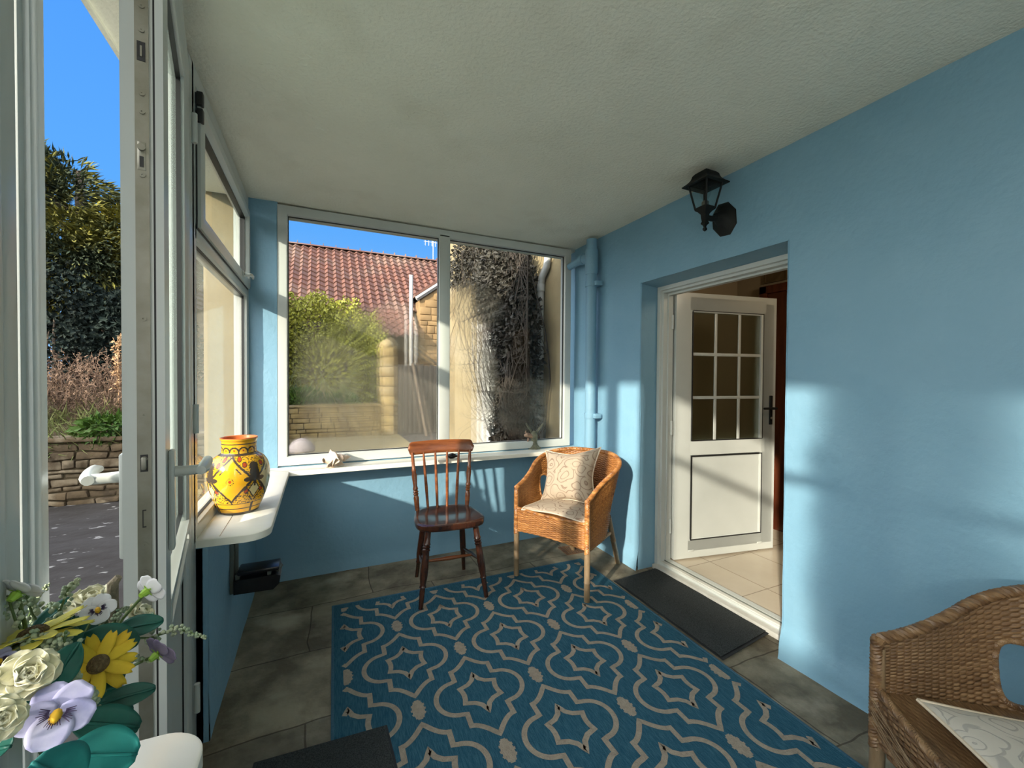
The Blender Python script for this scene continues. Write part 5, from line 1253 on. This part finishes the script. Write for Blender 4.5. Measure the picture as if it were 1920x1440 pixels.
# ------------------------------------------------------------------ artificial flower arrangement on the near sill
def bouquet():
    base = Vector((-.288, .722, SZ))
    t = thing('flower_arrangement', 'artificial bouquet of cream roses, yellow daisies and lilac pansies at lower left', 'flowers', base)
    RF = random.Random(5)
    def P(px, py, y): return at(px, py, 1, y)-base
    hub = Vector((-.03, .0, .11))
    pot = MB(); pot.lathe([(.034, 0), (.037, .004), (.044, .04), (.048, .07), (.047, .08), (.042, .078), (.038, .05), (.03, .04)], 28, cap=True); pot.build('pot', POTTEAL, t)
    def axes(n):
        n = Vector(n).normalized(); a = n.orthogonal().normalized(); return Matrix((a, n.cross(a), n)).transposed().to_4x4()
    def stem(p0, p1, r=.0018, bend=.02, mt=STEMG, nm='stem', par=None):
        b = MB(); m = p0.lerp(p1, .5)+Vector((0, 0, bend)); b.tube([p0, p0.lerp(m, .6), m, m.lerp(p1, .55)+Vector((0, 0, bend*.3)), p1], r, 6); return b.build(nm, mt, par or t)
    def petal(b, M, L_, W_, lift, cup, tipw=.5, wave=0, nu=7, nv=9, notch=0, mi=None, a0=0):
        """one petal along +x of M"""
        def f(u, v):
            w = W_*(sin(pi*min(1, v*.86+.07))**tipw)*(u-.5)*1.0
            if v > .93: w *= .8
            x = L_*v*(1-notch*(1-abs(2*u-1))*smooth(.85, 1, v)*.2)
            z = lift*v*v*L_+cup*(2*u-1)**2*W_*.5+wave*sin(v*9+u*5)*W_
            return M @ Vector((x, w, z))
        b.grid(f, nu, nv, mi=mi)
    def solid(o, th=.0006):
        m = o.modifiers.new('s', 'SOLIDIFY'); m.thickness = th; m.offset = 0; return o
    def root(nm, p): o = bpy.data.objects.new(nm, None); COL.objects.link(o); o.parent = t; o.location = p; return o
    def S(p, px): return px*(p+base-EYE).dot(fw)/FPX           # size in metres of so many photo pixels there
    def rose(p, n, R, col=ROSE):
        R *= 1.0
        r_ = root('rose', p); A = axes(n)
        b = MB()
        for ring, (k, L_, W_, el, off) in enumerate(((6, 1.0, 1.05, 12, .10), (6, .92, 1.0, 32, .12), (5, .78, .9, 52, .10), (5, .60, .75, 68, .06), (4, .42, .6, 80, .03))):
            for j in range(k):
                a = 2*pi*j/k+ring*.6+RF.uniform(-.15, .15); e_ = rad(el+RF.uniform(-6, 6))
                M = A @ Matrix.Rotation(a, 4, 'Z') @ Matrix.Translation((off*R*.35, 0, ring*R*.02)) @ Matrix.Rotation(-e_, 4, 'Y')
                petal(b, M, R*L_, R*W_, -.16 if ring < 2 else .0, .42 if ring else .2, .55, .030)
        solid(b.build('petals', col, r_, angle=180, recalc=False)); stem(hub, p, par=t)
        return r_
    def daisy(p, n, R, col, k=12, eye=DAISYEYE, reye=.26, droop=-.12):
        r_ = root('daisy', p); A = axes(n); b = MB()
        for ring in range(2):
            for j in range(k):
                a = 2*pi*(j+.5*ring)/k+RF.uniform(-.1, .1); M = A @ Matrix.Rotation(a, 4, 'Z') @ Matrix.Translation((R*.12, 0, -.002*ring)) @ Matrix.Rotation(-rad(10-8*ring+RF.uniform(-10, 10)), 4, 'Y')
                petal(b, M, R*RF.uniform(.78, .92), R*(.34 if k > 6 else .40), droop, .12, .42, .01, 4, 8, notch=.5)
        solid(b.build('petals', col, r_, angle=180, recalc=False))
        b = MB(); b.lathe([(R*reye, 0), (R*reye, .003), (R*reye*.8, .007), (R*reye*.4, .009), (.0005, .0092)], 20, A); b.build('flower_centre', eye, r_)
        stem(hub, p-Vector(n).normalized()*.002, par=t); return r_
    def pansy(p, n, R, col, roll=0, back=False, col2=None):
        r_ = root('pansy', p); A = axes(n)
        # roll so that the lip petal points down in the world
        dn = A.to_3x3().inverted() @ Vector((0, 0, -1)); A = A @ Matrix.Rotation(math.atan2(dn.y, dn.x)+roll, 4, 'Z')
        b = MB()
        for a, L_, W_, z in ((0, 1.0, 1.12, .002), (rad(78), .98, .95, .001), (rad(-78), .98, .95, .001), (rad(148), .98, 1.0, -.0015), (rad(-148), .98, 1.0, -.002)):
            petal(b, A @ Matrix.Rotation(a, 4, 'Z') @ Matrix.Translation((0, 0, z)) @ Matrix.Rotation(-rad(8), 4, 'Y'), R*L_, R*W_, -.1, .05, .42, .012)
        solid(b.build('petals', col, r_, angle=180, recalc=False))
        if not back:
            b = MB(); b.lathe([(.16*R, .001), (.10*R, .005), (.001, .006)], 10, A @ Matrix.Translation((R*.12, 0, .003)) @ Matrix.Diagonal((1.5, 1, 1, 1))); b.build('flower_centre', GOLDEYE, r_)
            b = MB()
            for a0 in (0, 78, -78):
                for k in range(-3, 4):
                    a = rad(a0+k*9); q0, q1 = R*.20, R*RF.uniform(.36, .52)
                    b.tube([A @ Vector((q0*cos(a), q0*sin(a), .0048+q0*.10)), A @ Vector((q1*cos(a), q1*sin(a), .0042+q1*.12))], [.0007, .0003], 4)
            b.build('veins', VEIN, r_)
        else:
            b = MB()
            for k in range(5): petal(b, A @ Matrix.Rotation(k*2*pi/5, 4, 'Z') @ Matrix.Translation((0, 0, -.004)) @ Matrix.Rotation(-rad(4), 4, 'Y'), R*.42, R*.13, -.1, .1, .6)
            b.lathe([(.003, -.012), (.005, -.005), (.002, -.002)], 8, A); b.build('calyx', CALYX, r_, recalc=False)
        stem(hub, p-Vector(n).normalized()*.004, par=t); return r_
    def leafy(p, d, L_, W_, mt, n=(0, -.4, 1)):
        d = Vector(d).normalized(); n = Vector(n); s_ = d.cross(n).normalized(); n = s_.cross(d)
        M = Matrix(((d.x, s_.x, n.x, p.x), (d.y, s_.y, n.y, p.y), (d.z, s_.z, n.z, p.z), (0, 0, 0, 1)))
        b = MB(); petal(b, M, L_, W_, -.22, .16, .75, .015, 8, 14); b.tube([M @ Vector((L_*k/8, 0, -.22*(k/8)**2*L_+.0004)) for k in range(9)], [.0014]*8+[.0006], 5)
        return solid(b.build('leaf', mt, t, angle=180, recalc=False))
    def sprig(p0, p1, R=.010, n=70, mt=SPRIG, bend=.012, rb=.0030):
        r_ = root('sprig', p0); d = p1-p0; b = MB(); m = d*.5+Vector((0, 0, bend)); pts = [Vector(), m*.55, m, m.lerp(d, .6), d]
        b.tube([-(d*.4), Vector()]+pts[1:], [.0014, .0013, .0012, .0011, .0009, .0006], 5); b.build('stalk', STEMG, r_)
        b = MB()
        for k in range(n):
            u = RF.random()**.8; f_ = u*4; i = min(3, int(f_)); q = pts[i].lerp(pts[i+1], f_-i); o_ = Vector((RF.gauss(0, 1), RF.gauss(0, 1), RF.gauss(0, 1))).normalized()*R*(1-.82*u)*RF.uniform(.6, 1); s_ = rb*(1-.55*u)*RF.uniform(.7, 1.2)
            b.lathe([(.0003, -s_), (s_*.8, -s_*.4), (s_, s_*.2), (s_*.6, s_*.8), (.0003, s_)], 6, Matrix.Translation(q+o_), cap=False)
        b.build('buds', mt, r_, angle=80); return r_
    cam_ = EYE-base
    def face(p, mixv=(0, 0, .5), k=1.0): return (cam_-p).normalized()*k+Vector(mixv)
    # the flowers where the photo shows them
    q = P(48, 1268, .52); rose(q, face(q, (.25, 0, .35)), S(q, 46))
    q = P(-6, 1352, .48); rose(q, face(q, (.5, 0, .1)), S(q, 40))
    q = P(172, 1132, .72); rose(q, face(q, (0, .2, .9), .5), S(q, 36))
    q = P(257, 1158, .74); rose(q, face(q, (.4, .3, .3), .3), S(q, 28), ROSE)
    q = P(184, 1246, .60); daisy(q, face(q, (.1, -.1, .35), 1), S(q, 62), YELLOW, 7)
    q = P(62, 1192, .60); daisy(q, (-.15, .10, 1), S(q, 84), LEMON, 8)
    q = P(106, 1338, .50); pansy(q, face(q, (.15, 0, .3)), S(q, 56), LILAC, rad(-25))
    q = P(183, 1142, .665); pansy(q, face(q, (0, -.1, .2)), S(q, 27), WHITEPETAL, rad(10))
    q = P(281, 1105, .66); pansy(q, Vector((.50, .85, .15)), S(q, 29), WHITEPETAL, rad(20), True)
    q = P(300, 1222, .66); pansy(q, Vector((.6, .7, .3)), S(q, 34), PURPLE, 0, True)
    q = P(40, 1105, .60); pansy(q, Vector((.35, .75, .55)), S(q, 34), WHITEPETAL, 0, True)
    q = P(-5, 1240, .56); pansy(q, face(q, (.3, 0, .3)), S(q, 26), LILAC)
    for px, py, y, dx, dz, L_, W_, mt in ((150, 1200, .64, .6, -.1, .075, .050, LEAFTEAL), (215, 1185, .68, 1, .15, .065, .036, LEAFTEAL), (190, 1320, .58, 1, .10, .060, .030, LEAFTEAL), (95, 1290, .56, .2, .4, .06, .04, LEAFTEAL), (60, 1215, .60, .7, .3, .05, .025, LEAFTEAL),
                                          (120, 1420, .50, .8, -.3, .075, .060, LEAFTURQ), (60, 1430, .46, .3, -.5, .07, .06, LEAFTURQ), (20, 1400, .50, -.4, -.1, .06, .05, LEAFTEAL), (120, 1270, .60, 1, -.2, .07, .045, LEAFTEAL), (30, 1330, .56, .8, -.4, .07, .045, LEAFTEAL), (140, 1355, .55, .9, -.35, .075, .045, LEAFTEAL), (170, 1390, .53, .7, -.6, .05, .04, LEAFTEAL), (10, 1190, .62, -.5, .5, .06, .03, LEAFTEAL), (100, 1240, .62, .2, .8, .06, .045, LEAFTEAL)):
        p = P(px, py, y); leafy(p, (dx, RF.uniform(-.1, .25), dz), L_*.72, W_*.74, mt, (.3, -.8, .8))
    for a, c, y, R_, n_ in (((105, 1165), (149, 1085), .66, .011, 70), ((80, 1215), (130, 1250), .58, .012, 110), ((280, 1196), (388, 1196), .68, .009, 80), ((205, 1190), (240, 1140), .70, .008, 60), ((30, 1165), (5, 1130), .60, .010, 60), ((60, 1150), (40, 1120), .66, .012, 60), ((160, 1300), (185, 1362), .56, .009, 80), ((130, 1300), (150, 1270), .57, .007, 50), ((0, 1232), (120, 1200), .58, .011, 110), ((120, 1205), (110, 1260), .58, .013, 110), ((225, 1265), (285, 1240), .66, .005, 40), ((180, 1220), (215, 1175), .66, .009, 60), ((262, 1180), (300, 1160), .70, .006, 40)):
        sprig(P(*a, y), P(*c, y+.005), R_, n_)
    for k in range(26):                                      # filler sprays between the blooms
        a = RF.uniform(0, 1); px, py = RF.uniform(0, 230), RF.uniform(1130, 1270); y = RF.uniform(.70, .74)
        sprig(P(px, py+40, y), P(px+RF.uniform(-40, 60), py-RF.uniform(10, 50), y+.01), RF.uniform(.006, .010), 46)
    for k in range(16):
        px, py = RF.uniform(0, 210), RF.uniform(1180, 1400); p = P(px, py, .705); leafy(p, (RF.uniform(-.6, 1), RF.uniform(-.1, .3), RF.uniform(-.4, .7)), RF.uniform(.03, .05), RF.uniform(.018, .03), LEAFTEAL, (.3, -.8, .8))
    # loose tan band lying by the pot
    b = MB(); c_ = at(160, 1450, 2, SZ)-base
    b.lathe([(.036, .0005), (.036, .0022), (.047, .0022), (.047, .0005), (.036, .0005)], 40, Matrix.Translation(c_), cap=False); b.build('tan_ring', TAN, t)
    b = MB(); g0 = P(208, 1112, .70); b.tube([g0+Vector((0, .01, -.05)), g0+Vector((0, .005, -.01)), g0+Vector((.002, 0, .012)), g0+Vector((.008, 0, .02))], [.006, .006, .006, .004], 8); b.build('wicker_handle', TAN, t)
bouquet()
